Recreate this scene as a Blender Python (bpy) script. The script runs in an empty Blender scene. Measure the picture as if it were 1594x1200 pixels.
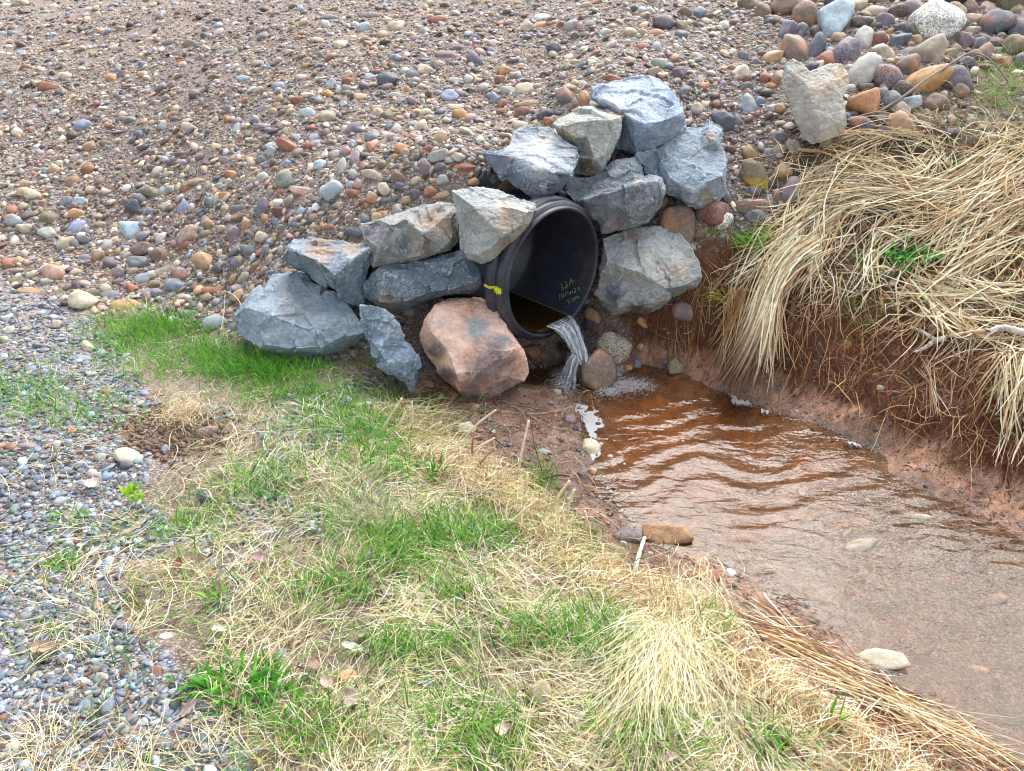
import bpy, bmesh, math, random
import numpy as np
from mathutils import Vector, geometry
R = math.radians
rng = np.random.default_rng(7)
random.seed(7)
scn = bpy.context.scene
COL = scn.collection

# ------------------------------------------------------------------ camera, world, sun, exposure
CAM = np.array([0.0, 0.0, 1.6]); PITCH = 31.0; FPX = 1227.0
cd = bpy.data.cameras.new('camera'); cam = bpy.data.objects.new('camera', cd); COL.objects.link(cam)
cam.location = CAM; cam.rotation_euler = (R(90 - PITCH), 0, 0)
cd.sensor_width = 36; cd.lens = 36 * FPX / 1594; cd.clip_start = .02; cd.clip_end = 500
scn.camera = cam
world = bpy.data.worlds.new('World'); scn.world = world; world.use_nodes = True
wn = world.node_tree; wn.nodes.clear()
SUN_EL, SUN_AZ = 50.0, 24.0         # azimuth from +Y towards +X: the bright part of the overcast lies behind the bank
sky = wn.nodes.new('ShaderNodeTexSky'); sky.sky_type = 'NISHITA'; sky.sun_disc = False
sky.sun_elevation = R(SUN_EL); sky.sun_rotation = R(SUN_AZ); sky.air_density = 1.0; sky.dust_density = 3.0
bw = wn.nodes.new('ShaderNodeRGBToBW'); mx = wn.nodes.new('ShaderNodeMix'); mx.data_type = 'RGBA'
mx.inputs[0].default_value = .8                      # overcast: most of the blue gone
bg = wn.nodes.new('ShaderNodeBackground'); bg.inputs[1].default_value = .15
ow = wn.nodes.new('ShaderNodeOutputWorld')
wn.links.new(sky.outputs[0], bw.inputs[0]); wn.links.new(sky.outputs[0], mx.inputs[6]); wn.links.new(bw.outputs[0], mx.inputs[7])
wn.links.new(mx.outputs[2], bg.inputs[0]); wn.links.new(bg.outputs[0], ow.inputs[0])
sd = bpy.data.lights.new('sun', 'SUN'); sun = bpy.data.objects.new('sun', sd); COL.objects.link(sun)
sd.energy = 1.1; sd.angle = R(62); sd.color = (1, .96, .9)
sdir = Vector((math.sin(R(SUN_AZ)) * math.cos(R(SUN_EL)), math.cos(R(SUN_AZ)) * math.cos(R(SUN_EL)), math.sin(R(SUN_EL))))
sun.rotation_euler = sdir.to_track_quat('Z', 'Y').to_euler(); sun.location = (0, 0, 10)
scn.view_settings.view_transform = 'Standard'; scn.view_settings.look = 'None'
scn.view_settings.exposure = 1.6; scn.view_settings.gamma = 1
scn.render.engine = 'CYCLES'
scn.cycles.use_denoising = True; scn.cycles.filter_width = 1.1
scn.cycles.max_bounces = 6; scn.cycles.diffuse_bounces = 3; scn.cycles.glossy_bounces = 3
scn.cycles.transparent_max_bounces = 12; scn.cycles.caustics_reflective = False; scn.cycles.caustics_refractive = False
scn.cycles.adaptive_threshold = .01

# ------------------------------------------------------------------ pixel <-> place
FW = np.array([0, math.cos(R(PITCH)), -math.sin(R(PITCH))]); UP = np.array([0, math.sin(R(PITCH)), math.cos(R(PITCH))]); RT = np.array([1., 0, 0])
def ray(px, py):
    px = np.asarray(px, float); py = np.asarray(py, float)
    return FW + RT * ((px - 797) / FPX)[..., None] + UP * ((600 - py) / FPX)[..., None]
def at_z(px, py, z):
    v = ray(px, py); return CAM + v * ((z - CAM[2]) / v[..., 2])[..., None]
def at_y(px, py, y):
    v = ray(px, py); return CAM + v * (y / v[..., 1])[..., None]
def to_px(P):
    d = np.asarray(P, float) - CAM; w = np.maximum(d @ FW, .05)
    return 797 + FPX * (d @ RT) / w, 600 - FPX * (d @ UP) / w, w

# ------------------------------------------------------------------ noise
def _h(ix, iy, iz, s):
    n = (ix.astype(np.int64) * 374761393 + iy.astype(np.int64) * 668265263 + iz.astype(np.int64) * 2147483647 + s * 1274126177) & 0xffffffff
    n = ((n ^ (n >> 13)) * 1274126177) & 0xffffffff
    n = ((n ^ (n >> 16)) * 2246822519) & 0xffffffff
    return ((n ^ (n >> 15)) & 0xffffff) / float(0xffffff)
def vnoise(P, f, s=0):
    P = np.asarray(P, float) * f
    if P.shape[-1] == 2: P = np.concatenate([P, np.zeros(P.shape[:-1] + (1,))], -1)
    i = np.floor(P); t = P - i; t = t * t * (3 - 2 * t); i = i.astype(np.int64); r = 0
    for a in (0, 1):
        for b in (0, 1):
            for c in (0, 1):
                w = (t[..., 0] if a else 1 - t[..., 0]) * (t[..., 1] if b else 1 - t[..., 1]) * (t[..., 2] if c else 1 - t[..., 2])
                r = r + w * _h(i[..., 0] + a, i[..., 1] + b, i[..., 2] + c, s)
    return r * 2 - 1
def fbm(P, f, o=4, s=0, g=.5):
    r = 0; a = 1
    for k in range(o): r = r + a * vnoise(P, f * 2.03 ** k, s + k * 17); a *= g
    return r

# ------------------------------------------------------------------ the lie of the land (height field)
WZ = -0.2
cp = []
def cz(*pts):
    for px, py, z in pts: p = at_z(px, py, z); cp.append((p[0], p[1], z))
def cy(px, *rows):
    for py, y in rows: p = at_y(px, py, y); cp.append(tuple(p))
cz(*[(a, b, -.275) for a, b in ((1000,660),(1000,730),(1100,750),(1250,850),(1400,950),(1550,1050),(1200,720),(1350,800),(1500,900),(1650,1100),(1800,1200))])
cz(*[(a, b, WZ) for a, b in ((990,572),(1060,588),(1130,612),(1200,640),(1265,665),(1335,692),(1365,730),(1450,775),(1530,830),(1600,878),(1720,960),
     (905,650),(930,720),(985,790),(1010,835),(1060,855),(1150,885),(1250,945),(1330,1015),(1400,1070),(1480,1125),(1594,1200),(1760,1310))])
cz(*[(a, b, -.165) for a, b in ((1060,560),(1200,612),(1300,645),(1400,695),(1500,748),(1600,800),(1000,548),(950,560),(1750,880))])
cz(*[(a, b, -.10) for a, b in ((1100,535),(1250,592),(1350,640),(1450,690),(1600,755),(1760,830))])
cy(1090, (480, 3.22)); cy(1160, (500, 3.1)); cy(1250, (520, 3.0)); cy(1350, (510, 2.97)); cy(1450, (560, 2.72)); cy(1600, (620, 2.42)); cy(1780, (660, 2.3))
cy(1050, (430, 3.33), (340, 3.55), (250, 3.8))
cy(1150, (440, 3.25), (340, 3.47), (250, 3.75), (150, 4.15), (50, 4.9), (0, 5.3))
cy(1350, (400, 3.25), (300, 3.5), (200, 3.8), (100, 4.3), (0, 5.0))
cy(1600, (500, 2.75), (400, 3.05), (300, 3.37), (200, 3.75), (100, 4.3), (0, 5.0))
cy(2000, (500, 2.7), (300, 3.3), (100, 4.3), (0, 5.0))
cy(960, (450, 3.42), (300, 3.68), (200, 3.9), (125, 4.1), (50, 4.8), (0, 5.3))
cy(850, (290, 3.68), (200, 4.0), (100, 4.7), (0, 5.6))
cy(860, (426, 3.55), (500, 3.5)); cz((860, 545, -.17), (800, 560, -.15), (930, 545, -.16))
cy(760, (300, 3.4)); cy(700, (480, 3.14), (400, 3.24), (300, 3.38), (200, 4.0), (100, 4.8), (0, 5.9))
cy(500, (470, 3.15), (400, 3.32), (330, 3.5), (250, 3.85), (150, 4.5), (50, 5.4), (0, 6.2))
cy(350, (450, 3.4), (380, 3.6))
cy(250, (330, 4.0), (250, 4.4), (150, 5.1), (50, 6.2), (0, 7.2))
cy(0, (330, 4.2), (250, 4.7), (150, 5.5), (50, 6.8), (0, 7.8))
cy(-400, (330, 4.3), (200, 5.1), (50, 6.8))
cz((250, 500, 0), (250, 430, .08), (0, 550, 0), (0, 450, .02), (0, 400, .05), (-400, 450, .02), (-400, 700, 0), (400, 560, .0), (500, 600, 0), (500, 545, .02),
   (0, 700, 0), (0, 900, 0), (0, 1200, 0), (300, 1200, 0), (300, 1000, 0), (300, 800, 0), (270, 670, -.02), (450, 700, .02), (450, 900, .01), (500, 1200, 0), (600, 640, -.03), (700, 800, .01),
   (800, 1000, 0), (900, 1200, 0), (900, 900, -.02), (1000, 1000, 0), (1060, 1100, -.0), (1150, 1200, -.04),
   (700, 600, -.1), (720, 650, -.1), (800, 700, -.135), (850, 760, -.14), (880, 640, -.18), (930, 800, -.16), (1000, 880, -.15), (1100, 925, -.15), (1200, 985, -.15), (1300, 1060, -.15),
   (1400, 1130, -.15), (1500, 1200, -.15), (850, 600, -.17), (780, 640, -.13), (640, 615, -.12),
   (660, 665, -.08), (740, 735, -.03), (800, 790, -.03), (870, 860, -.04), (980, 935, -.05), (1090, 1000, -.06), (1180, 1070, -.07), (1260, 1140, -.08))
cp += [(-3, .3, 0), (-1, 0, 0), (0, 0, 0), (.5, .3, -.02), (1.1, .5, -.15), (2, .6, -.27), (3, 0, -.25), (-6, 1, 0), (-6, 3, .03), (5, 2, .2), (5, 1, -.05), (6, 3.5, .6), (-7, 6, .5),
       (-6, 9, 1.1), (0, 9, 1.25), (6, 9, 1.3), (-7, 12, 1.2), (0, 12, 1.25), (7, 12, 1.3), (-6, -1, 0), (0, -1, 0), (6, -1, -.1)]
cp = np.array(cp)
def tps_fit(c, lam=2e-3):
    n = len(c); d2 = ((c[:, None, :2] - c[None, :, :2]) ** 2).sum(-1)
    K = .5 * d2 * np.log(d2 + 1e-12); Pm = np.c_[np.ones(n), c[:, :2]]
    A = np.zeros((n + 3, n + 3)); A[:n, :n] = K + lam * np.eye(n); A[:n, n:] = Pm; A[n:, :n] = Pm.T
    return np.linalg.solve(A, np.r_[c[:, 2], 0, 0, 0])
tw = tps_fit(cp)
GX0, GY0, GS = -7.0, -1.0, .02
gx = GX0 + GS * np.arange(701); gy = GY0 + GS * np.arange(651)
H = np.empty((651, 701))
for j in range(651):
    d2 = (gx[:, None] - cp[None, :, 0]) ** 2 + (gy[j] - cp[None, :, 1]) ** 2
    H[j] = (.5 * d2 * np.log(d2 + 1e-12)) @ tw[:-3] + tw[-3] + tw[-2] * gx + tw[-1] * gy[j]
H = np.clip(H, -.34, 1.35)
XY = np.stack(np.meshgrid(gx, gy), -1)
wet = np.clip((H - WZ + .05) / .08, 0, 1)
H = H + fbm(XY, 2.2, 2, 3) * .018 * (.25 + .75 * wet) + fbm(XY, 9, 3, 5) * .006 * (.2 + .8 * wet)
bankm = np.clip((gx[None, :] - .45) / .3, 0, 1) * np.clip((H - WZ - .02) / .05, 0, 1) * np.clip((.3 - H) / .15, 0, 1)
H = H + bankm * (fbm(XY, 16, 3, 6) * .013 + fbm(XY, 7, 2, 8) * .014)
def hz(x, y):
    u = np.clip((np.asarray(x, float) - GX0) / GS, 0, 699.999); v = np.clip((np.asarray(y, float) - GY0) / GS, 0, 649.999)
    i = u.astype(int); j = v.astype(int); u = u - i; v = v - j
    return H[j, i] * (1 - u) * (1 - v) + H[j, i + 1] * u * (1 - v) + H[j + 1, i] * (1 - u) * v + H[j + 1, i + 1] * u * v
def march(px, py):
    """where the line of sight through a photo pixel meets the ground"""
    v = ray(px, py); v = v / v[..., 1:2]; lo = np.full(v.shape[:-1], .35); found = np.zeros(lo.shape, bool)
    y = .35
    while y < 11.9:
        y2 = y + .015 + y * .003; P = CAM + v * y2
        hit = (~found) & (P[..., 2] < hz(P[..., 0], P[..., 1])); lo = np.where(hit, y, np.where(found, lo, y2)); found |= hit; y = y2
        if found.all(): break
    hi = lo + .015 + lo * .003
    for _ in range(5):
        m = (lo + hi) / 2; P = CAM + v * m[..., None]; below = P[..., 2] < hz(P[..., 0], P[..., 1]); hi = np.where(below, m, hi); lo = np.where(below, lo, m)
    P = CAM + v * hi[..., None]; P[..., 2] = hz(P[..., 0], P[..., 1]); return P
MX0, MY0, MS = -480, -96, 6
mpx = np.arange(MX0, 2100, MS); mpy = np.arange(MY0, 1560, MS)
MAP = march(*np.meshgrid(mpx, mpy))
def on_ground(px, py):
    u = np.clip((np.asarray(px, float) - MX0) / MS, 0, len(mpx) - 1.001); v = np.clip((np.asarray(py, float) - MY0) / MS, 0, len(mpy) - 1.001)
    i = u.astype(int); j = v.astype(int); u = (u - i)[..., None]; v = (v - j)[..., None]
    P = MAP[j, i] * (1 - u) * (1 - v) + MAP[j, i + 1] * u * (1 - v) + MAP[j + 1, i] * (1 - u) * v + MAP[j + 1, i + 1] * u * v
    P[..., 2] = hz(P[..., 0], P[..., 1]); return P
def gnormal(x, y):
    e = .03; n = np.stack([-(hz(x + e, y) - hz(x - e, y)) / (2 * e), -(hz(x, y + e) - hz(x, y - e)) / (2 * e), np.ones(np.shape(x))], -1)
    return n / np.linalg.norm(n, axis=-1, keepdims=True)
def inpoly(px, py, poly):
    px = np.asarray(px, float); py = np.asarray(py, float); c = np.zeros(px.shape, bool); n = len(poly)
    for i in range(n):
        x1, y1 = poly[i]; x2, y2 = poly[(i + 1) % n]
        if y1 == y2: continue
        c ^= ((y1 > py) != (y2 > py)) & (px < (x2 - x1) * (py - y1) / (y2 - y1) + x1)
    return c

# ------------------------------------------------------------------ zones, as outlines on the ground seen from the camera point
Z_GRASS = [(130,485),(235,480),(330,520),(420,556),(570,556),(640,612),(690,690),(790,742),(870,800),(925,885),(1040,925),(1100,1000),(1180,1040),(1260,1100),(1340,1150),(1430,1200),(1700,1400),(1700,1700),(420,1700),(400,1190),(330,1110),(300,1010),(190,960),(90,890),(90,830),(200,800),(230,760),(330,700),(240,640),(170,560)]
Z_SPARSE = [(-300,560),(60,560),(160,600),(240,640),(330,700),(230,760),(200,800),(90,830),(90,890),(190,960),(300,1010),(330,1110),(400,1190),(420,1700),(-400,1700)]
Z_GREY = [(-500,430),(0,440),(120,470),(190,540),(240,640),(230,760),(120,830),(120,930),(250,1010),(330,1100),(400,1190),(420,1700),(-500,1700)]
Z_STRAW = [(1215,235),(1330,215),(1430,190),(1600,200),(2000,190),(2000,560),(1594,600),(1480,520),(1400,500),(1290,480),(1200,500),(1120,440),(1180,370),(1225,330),(1200,280)]
Z_BANK = [(1090,380),(1180,360),(1290,470),(1400,490),(1480,510),(1600,590),(2000,640),(2000,900),(1600,745),(1460,690),(1340,640),(1240,590),(1110,545),(990,525),(960,490),(1060,470)]
Z_TOPR = [(1420,190),(1350,190),(1340,150),(1500,90),(1570,60),(2000,40),(2000,240),(1480,210)]
Z_CLAY = [(930,560),(1000,525),(1110,545),(1240,590),(1340,640),(1460,690),(1600,745),(2000,900),(2000,1100),(1600,880),(1450,780),(1335,700),(1200,645),(990,580)]
Z_MUDL = [(640,600),(700,590),(850,560),(930,560),(940,650),(930,730),(1000,835),(1150,885),(1330,1010),(1600,1200),(1800,1330),(1700,1400),(1340,1150),(1180,1040),(1100,1000),(1040,925),(925,885),(870,800),(790,742),(690,690)]
Z_WATER = [(905,600),(990,572),(1130,612),(1265,665),(1335,692),(1365,730),(1450,775),(1600,878),(1900,1080),(1900,1400),(1594,1200),(1400,1070),(1250,945),(1150,885),(1060,855),(1010,835),(985,790),(930,720),(915,650)]
Z_COBB = [(1205,-100),(1290,0),(1500,-100),(1560,60),(1480,150),(1330,220),(1200,250),(1215,330),(1120,400),(1050,400),(1120,180),(1215,110)]
ZN = dict(grass=Z_GRASS, sparse=Z_SPARSE, grey=Z_GREY, straw=Z_STRAW, bank=Z_BANK, topr=Z_TOPR, clay=Z_CLAY, mud=Z_MUDL, water=Z_WATER, cobb=Z_COBB)
def zone(name, P, jit=14, seed=0):
    px, py, _ = to_px(P); q = np.stack([px, py], -1)
    return inpoly(px + jit * fbm(q, .03, 2, 100 + seed), py + jit * fbm(q, .03, 2, 200 + seed), ZN[name])
def lin(c):
    c = np.asarray(c, float) / 255.0; return np.where(c <= .04045, c / 12.92, ((c + .055) / 1.055) ** 2.4)

# ------------------------------------------------------------------ mesh helpers
def link(o, parent=None):
    COL.objects.link(o)
    if parent is not None: o.parent = parent
    return o
def make_mesh(name, V, Fc, mat, cols=None, smooth=True, parent=None, loc=None):
    V = np.asarray(V, np.float32); Fc = np.asarray(Fc, np.int32)
    if loc is not None: V = V - np.asarray(loc, np.float32)
    me = bpy.data.meshes.new(name); n = Fc.shape[1]
    me.vertices.add(len(V)); me.vertices.foreach_set('co', V.ravel())
    me.loops.add(Fc.size); me.loops.foreach_set('vertex_index', Fc.ravel())
    me.polygons.add(len(Fc)); me.polygons.foreach_set('loop_start', np.arange(0, Fc.size, n, dtype=np.int32))
    me.update(calc_edges=True)
    me.polygons.foreach_set('use_smooth', np.full(len(Fc), smooth))
    if cols is not None:
        a = me.color_attributes.new('Col', 'FLOAT_COLOR', 'POINT'); c = np.ones((len(V), 4), np.float32); c[:, :3] = cols; a.data.foreach_set('color', c.ravel())
    me.materials.append(mat); o = bpy.data.objects.new(name, me)
    if loc is not None: o.location = [float(q) for q in loc]
    return link(o, parent)
def tag(o, label=None, cat=None, group=None, kind=None):
    if label: o['label'] = label
    if cat: o['category'] = cat
    if group: o['group'] = group
    if kind: o['kind'] = kind
    return o
def empty(name, loc):
    o = bpy.data.objects.new(name, None); o.location = [float(q) for q in loc]; o.empty_display_size = .05; return link(o)
_ico = {}
def ico(sub):
    if sub not in _ico:
        bm = bmesh.new(); bmesh.ops.create_icosphere(bm, subdivisions=sub, radius=1); bm.verts.ensure_lookup_table()
        _ico[sub] = (np.array([v.co[:] for v in bm.verts]), np.array([[v.index for v in f.verts] for f in bm.faces])); bm.free()
        v = _ico[sub][0]; _ico[sub] = (v / np.linalg.norm(v, axis=1, keepdims=True), _ico[sub][1])
    return _ico[sub]
def stone_shape(sub, kind, r):
    """unit stone: rounded or broken polyhedron by a soft minimum over random planes"""
    D, Fc = ico(sub)
    n, p, a = {'r': (22, 9, .10), 'f': (18, 9, .10), 'a': (11, 22, .05), 'c': (9, 40, .03), 't': (9, 40, .02)}[kind]
    if kind == 't':
        nn = np.array([[0, 0, 1], [0, 0, -1], [.0, 1, .1], [.86, -.5, .1], [-.86, -.5, .1]], float); dd = np.array([1, 1, .45, .45, .5])
    else:
        nn = r.normal(size=(n, 3)); nn /= np.linalg.norm(nn, axis=1, keepdims=True); dd = r.uniform(.72 if kind in 'rf' else .62, 1.0, n)
    q = np.maximum(D @ nn.T, 0) / dd; rad = ((q ** p).sum(1) + .62 ** p) ** (-1 / p)
    V = D * rad[:, None]; V = V + D * (vnoise(V, 2.3, int(r.integers(999))) * a)[:, None]
    V -= (V.max(0) + V.min(0)) / 2; V /= np.abs(V).max(0); return V, Fc

# ------------------------------------------------------------------ node materials
def mat(name):
    m = bpy.data.materials.new(name); m.use_nodes = True; t = m.node_tree; return m, t, t.nodes['Principled BSDF'], t.nodes['Material Output']
def nd(t, typ, ins=None, **kw):
    n = t.nodes.new(typ)
    for k, v in kw.items(): setattr(n, k, v)
    for k, v in (ins or {}).items():
        if hasattr(v, 'links') or isinstance(v, bpy.types.NodeSocket): t.links.new(v, n.inputs[k])
        else: n.inputs[k].default_value = v
    return n
def ramp(t, fac, stops, interp='LINEAR'):
    n = t.nodes.new('ShaderNodeValToRGB'); t.links.new(fac, n.inputs[0]); cr = n.color_ramp; cr.interpolation = interp
    while len(cr.elements) > 1: cr.elements.remove(cr.elements[0])
    cr.elements[0].position = stops[0][0]; c = stops[0][1]; cr.elements[0].color = (*c, 1) if hasattr(c, '__len__') else (c, c, c, 1)
    for p, c in stops[1:]:
        e = cr.elements.new(p); e.color = (*c, 1) if hasattr(c, '__len__') else (c, c, c, 1)
    return n.outputs[0]
def mixc(t, fac, a, b, mode='MIX'):
    n = t.nodes.new('ShaderNodeMix'); n.data_type = 'RGBA'; n.blend_type = mode
    for k, v in ((0, fac), (6, a), (7, b)):
        if isinstance(v, bpy.types.NodeSocket): t.links.new(v, n.inputs[k])
        elif hasattr(v, '__len__'): n.inputs[k].default_value = (*v, 1)
        else: n.inputs[k].default_value = v if k == 0 else (v, v, v, 1)
    return n.outputs[2]
def noise(t, vec, scale, det=4, rough=.5, dist=0):
    return nd(t, 'ShaderNodeTexNoise', {'Vector': vec, 'Scale': scale, 'Detail': det, 'Roughness': rough, 'Distortion': dist}).outputs[0]
def bump(t, height, strength, dist, b, prev=None):
    ins = {'Height': height, 'Strength': strength, 'Distance': dist}
    if prev is not None: ins['Normal'] = prev
    n = nd(t, 'ShaderNodeBump', ins); t.links.new(n.outputs[0], b.inputs['Normal']); return n.outputs[0]
def attr(t): return nd(t, 'ShaderNodeAttribute', attribute_name='Col').outputs[0]
def wpos(t): return nd(t, 'ShaderNodeNewGeometry').outputs['Position']
def objc(t): return nd(t, 'ShaderNodeTexCoord').outputs['Object']

def m_stone(name, rough=.6, speck=.0, small=False):
    m, t, b, o = mat(name); c = attr(t); v = wpos(t)
    n1 = noise(t, v, 38, 4, .6); n2 = noise(t, v, 240, 3, .6)
    c = mixc(t, 1, c, ramp(t, n1, [(.3, .72), (.7, 1.22)]), 'MULTIPLY')
    c = mixc(t, 1, c, ramp(t, n2, [(.3, .78), (.7, 1.2)]), 'MULTIPLY')
    if not small:   # layered bands and pale veins in a few stones
        w = nd(t, 'ShaderNodeTexWave', {'Vector': v, 'Scale': 9, 'Distortion': 16, 'Detail': 3, 'Detail Scale': 2}).outputs[1]
        c = mixc(t, ramp(t, w, [(.93, 0.), (1, .22)]), c, (.5, .48, .44))
    if speck:
        sp = nd(t, 'ShaderNodeTexVoronoi', {'Vector': v, 'Scale': 210}).outputs['Color']; sp = nd(t, 'ShaderNodeRGBToBW', {0: sp}).outputs[0]
        c = mixc(t, 1, c, ramp(t, sp, [(.25, .35), (.5, .9), (.8, 1.35)]), 'MULTIPLY')
    t.links.new(c, b.inputs['Base Color']); b.inputs['Roughness'].default_value = rough
    bump(t, noise(t, v, 90, 5, .65), .5, .004, b)
    return m
M = {}
M['pebble'] = m_stone('pebble_stone'); M['gravel'] = m_stone('gravel_stone', small=True); M['granite'] = m_stone('speckled_granite', speck=1); M['wet'] = m_stone('wet_stone', .22)

def m_slate():
    m, t, b, o = mat('broken_slate'); base = attr(t); v = wpos(t)
    n0 = noise(t, v, 5, 5, .6, .5); n1 = noise(t, v, 17, 8, .7, 1.4); n3 = noise(t, v, 70, 6, .7, .8)
    c = mixc(t, 1, base, ramp(t, n1, [(.3, .66), (.5, .95), (.68, 1.25)]), 'MULTIPLY')
    c = mixc(t, ramp(t, n0, [(.54, 0.), (.72, .5)]), c, mixc(t, 1, base, (1.5, 1.1, .82), 'MULTIPLY'))
    vn = noise(t, v, 26, 5, .6, 1.8)                     # thin crooked pale veins
    vein = ramp(t, vn, [(.475, 0.), (.496, 1.), (.504, 1.), (.525, 0.)])
    vn2 = noise(t, v, 62, 4, .6, 2.2); vein2 = ramp(t, vn2, [(.46, 0.), (.5, .3), (.54, 0.)])
    pale = mixc(t, .66, base, (.66, .73, .80))
    area = ramp(t, noise(t, v, 8, 3), [(.45, .08), (.64, .85)]); c = mixc(t, mixc(t, 1, vein, area, 'MULTIPLY'), c, pale); c = mixc(t, mixc(t, 1, vein2, area, 'MULTIPLY'), c, pale)
    fine = noise(t, v, 420, 3, .7); c = mixc(t, 1, c, ramp(t, fine, [(.3, .82), (.72, 1.2)]), 'MULTIPLY')
    pt = nd(t, 'ShaderNodeNewGeometry').outputs['Pointiness']       # pale colour mixed in along convex edges
    c = mixc(t, ramp(t, pt, [(.51, 0.), (.55, .6)]), c, pale)
    t.links.new(c, b.inputs['Base Color']); b.inputs['Roughness'].default_value = .75; b.inputs['Specular IOR Level'].default_value = .3
    sc = nd(t, 'ShaderNodeMapping', {'Vector': v, 'Scale': (1, 1, 3.2), 'Rotation': (.5, .4, 0)}).outputs[0]
    p = bump(t, noise(t, sc, 22, 8, .65, .8), .6, .015, b); bump(t, n3, .5, .005, b, p)
    return m
M['slate'] = m_slate()

def m_ground():
    m, t, b, o = mat('earth_and_grit'); c = attr(t); v = wpos(t)
    al = nd(t, 'ShaderNodeAttribute', attribute_name='Grit').outputs['Fac']
    w1 = nd(t, 'ShaderNodeTexVoronoi', {'Vector': v, 'Scale': 130, 'Randomness': 1}); w2 = nd(t, 'ShaderNodeTexVoronoi', {'Vector': v, 'Scale': 300})
    hs = nd(t, 'ShaderNodeSeparateColor', {0: w1.outputs['Color']})
    pal = ramp(t, hs.outputs[0], [(0, (.2, .21, .25)), (.16, (.4, .3, .25)), (.32, (.35, .34, .35)), (.48, (.5, .42, .33)), (.62, (.28, .22, .22)), (.76, (.5, .47, .45)), (.88, (.42, .26, .16)), (.95, (.62, .58, .5))], 'CONSTANT')
    edge = ramp(t, w1.outputs['Distance'], [(.35, 1.), (.75, .15)])
    grit = mixc(t, mixc(t, 1, edge, al, 'MULTIPLY'), c, pal)
    n = noise(t, v, 14, 6, .65); n2 = noise(t, v, 160, 5, .7)
    g = mixc(t, 1, grit, ramp(t, n, [(.3, .6), (.7, 1.3)]), 'MULTIPLY'); g = mixc(t, 1, g, ramp(t, n2, [(.3, .55), (.7, 1.4)]), 'MULTIPLY')
    t.links.new(g, b.inputs['Base Color'])
    wetf = nd(t, 'ShaderNodeAttribute', attribute_name='Wet').outputs['Fac']
    t.links.new(ramp(t, wetf, [(0, .9), (1, .38)]), b.inputs['Roughness'])
    p = bump(t, noise(t, v, 60, 6, .7), .7, .012, b); p = bump(t, n2, .6, .004, b, p)
    bump(t, mixc(t, 1, ramp(t, w1.outputs['Distance'], [(0, 1.), (.7, 0.)]), al, 'MULTIPLY'), .7, .006, b, p)
    return m
M['ground'] = m_ground()

def m_fibre(name, trans=.25, rough=.6):
    m, t, b, o = mat(name); c = attr(t); v = wpos(t)
    c = mixc(t, 1, c, ramp(t, noise(t, v, 55, 3), [(.3, .8), (.7, 1.18)]), 'MULTIPLY')
    t.links.new(c, b.inputs['Base Color']); b.inputs['Roughness'].default_value = rough; b.inputs['Specular IOR Level'].default_value = .3
    if trans:
        tr = nd(t, 'ShaderNodeBsdfTranslucent', {'Color': c}); ms = nd(t, 'ShaderNodeMixShader', {0: trans, 1: b.outputs[0], 2: tr.outputs[0]}); t.links.new(ms.outputs[0], o.inputs[0])
    return m
M['straw'] = m_fibre('dry_straw', .15); M['green'] = m_fibre('green_blade', .35, .5); M['root'] = m_fibre('root_fibre', 0, .7); M['leaf'] = m_fibre('dead_leaf', .15, .6); M['bark'] = m_fibre('bark', 0, .7)

# ------------------------------------------------------------------ pipe frame (needed to cut the ground)
PC = at_y(863, 426, 3.1); PA = np.array([.70, -.714, .012]); PA /= np.linalg.norm(PA)
PH = np.cross(PA, [0, 0, 1]); PH /= np.linalg.norm(PH); PH *= (1 if PH[0] > 0 else -1); PV = np.cross(PH, PA); PV *= (1 if PV[2] > 0 else -1)
RI = .268
def pipe_pt(s, r, th): return PC - PA * s + (PH * math.cos(th) + PV * math.sin(th)) * r      # s = metres back from the mouth

# ------------------------------------------------------------------ ground sheet
def axis(a, b, st, lo, hi):
    c = list(np.arange(a, b, st)); s = st
    while c[-1] < hi: s *= 1.25; c.append(c[-1] + s)
    s = st
    while c[0] > lo: s *= 1.25; c.insert(0, c[0] - s)
    return np.array(c)
ax = axis(-3.3, 3.6, .017, -60, 60); ay = axis(.75, 6.6, .017, -30, 90)
GXX, GYY = np.meshgrid(ax, ay); GP = np.stack([GXX, GYY, hz(GXX, GYY)], -1).reshape(-1, 3)
far = np.clip((np.abs(GP[:, 0]) - 7) / 20, 0, 1); GP[:, 2] += .0
nx_, ny_ = len(ax), len(ay)
idx = np.arange(nx_ * ny_).reshape(ny_, nx_); GF = np.stack([idx[:-1, :-1], idx[:-1, 1:], idx[1:, 1:], idx[1:, :-1]], -1).reshape(-1, 4)
rel = GP - PC; s_ = -(rel @ PA); rad = np.linalg.norm(rel + s_[:, None] * PA, axis=1)
cut = (s_ > -.02) & (s_ < .45) & (rad < RI + .035)
GF = GF[~cut[GF].any(1)]
gc = np.tile(np.array([.19, .125, .085]), (len(GP), 1)); grit = np.full(len(GP), .9); wetv = np.zeros(len(GP))
n_a = fbm(GP[:, :2], 3, 3, 31)
gc = gc * (1 + .25 * n_a)[:, None]
def paint(zn, c, g, w, p=1.0, j=14):
    m = zone(zn, GP, j, 5) & (rng.random(len(GP)) < p); gc[m] = np.array(c) * (1 + .3 * fbm(GP[m, :2], 7, 3, 41))[:, None]; grit[m] = g; wetv[m] = w
paint('cobb', (.13, .09, .07), .7, 0); paint('topr', (.16, .12, .07), .3, 0)
paint('grey', (.2, .19, .19), 1, 0); paint('grass', (.24, .18, .11), .6, 0); paint('straw', (.11, .08, .05), .0, 0)
paint('mud', (.21, .10, .055), .45, .75); paint('bank', (.125, .058, .032), .0, .3, j=7); paint('clay', (.46, .24, .14), .25, .7, j=7); m = zone('clay', GP, 7, 5) & (fbm(GP[:, :2], 8, 4, 97) > .18); gc[m] = gc[m] * .45 + np.array([.05, .025, .015])
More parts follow.
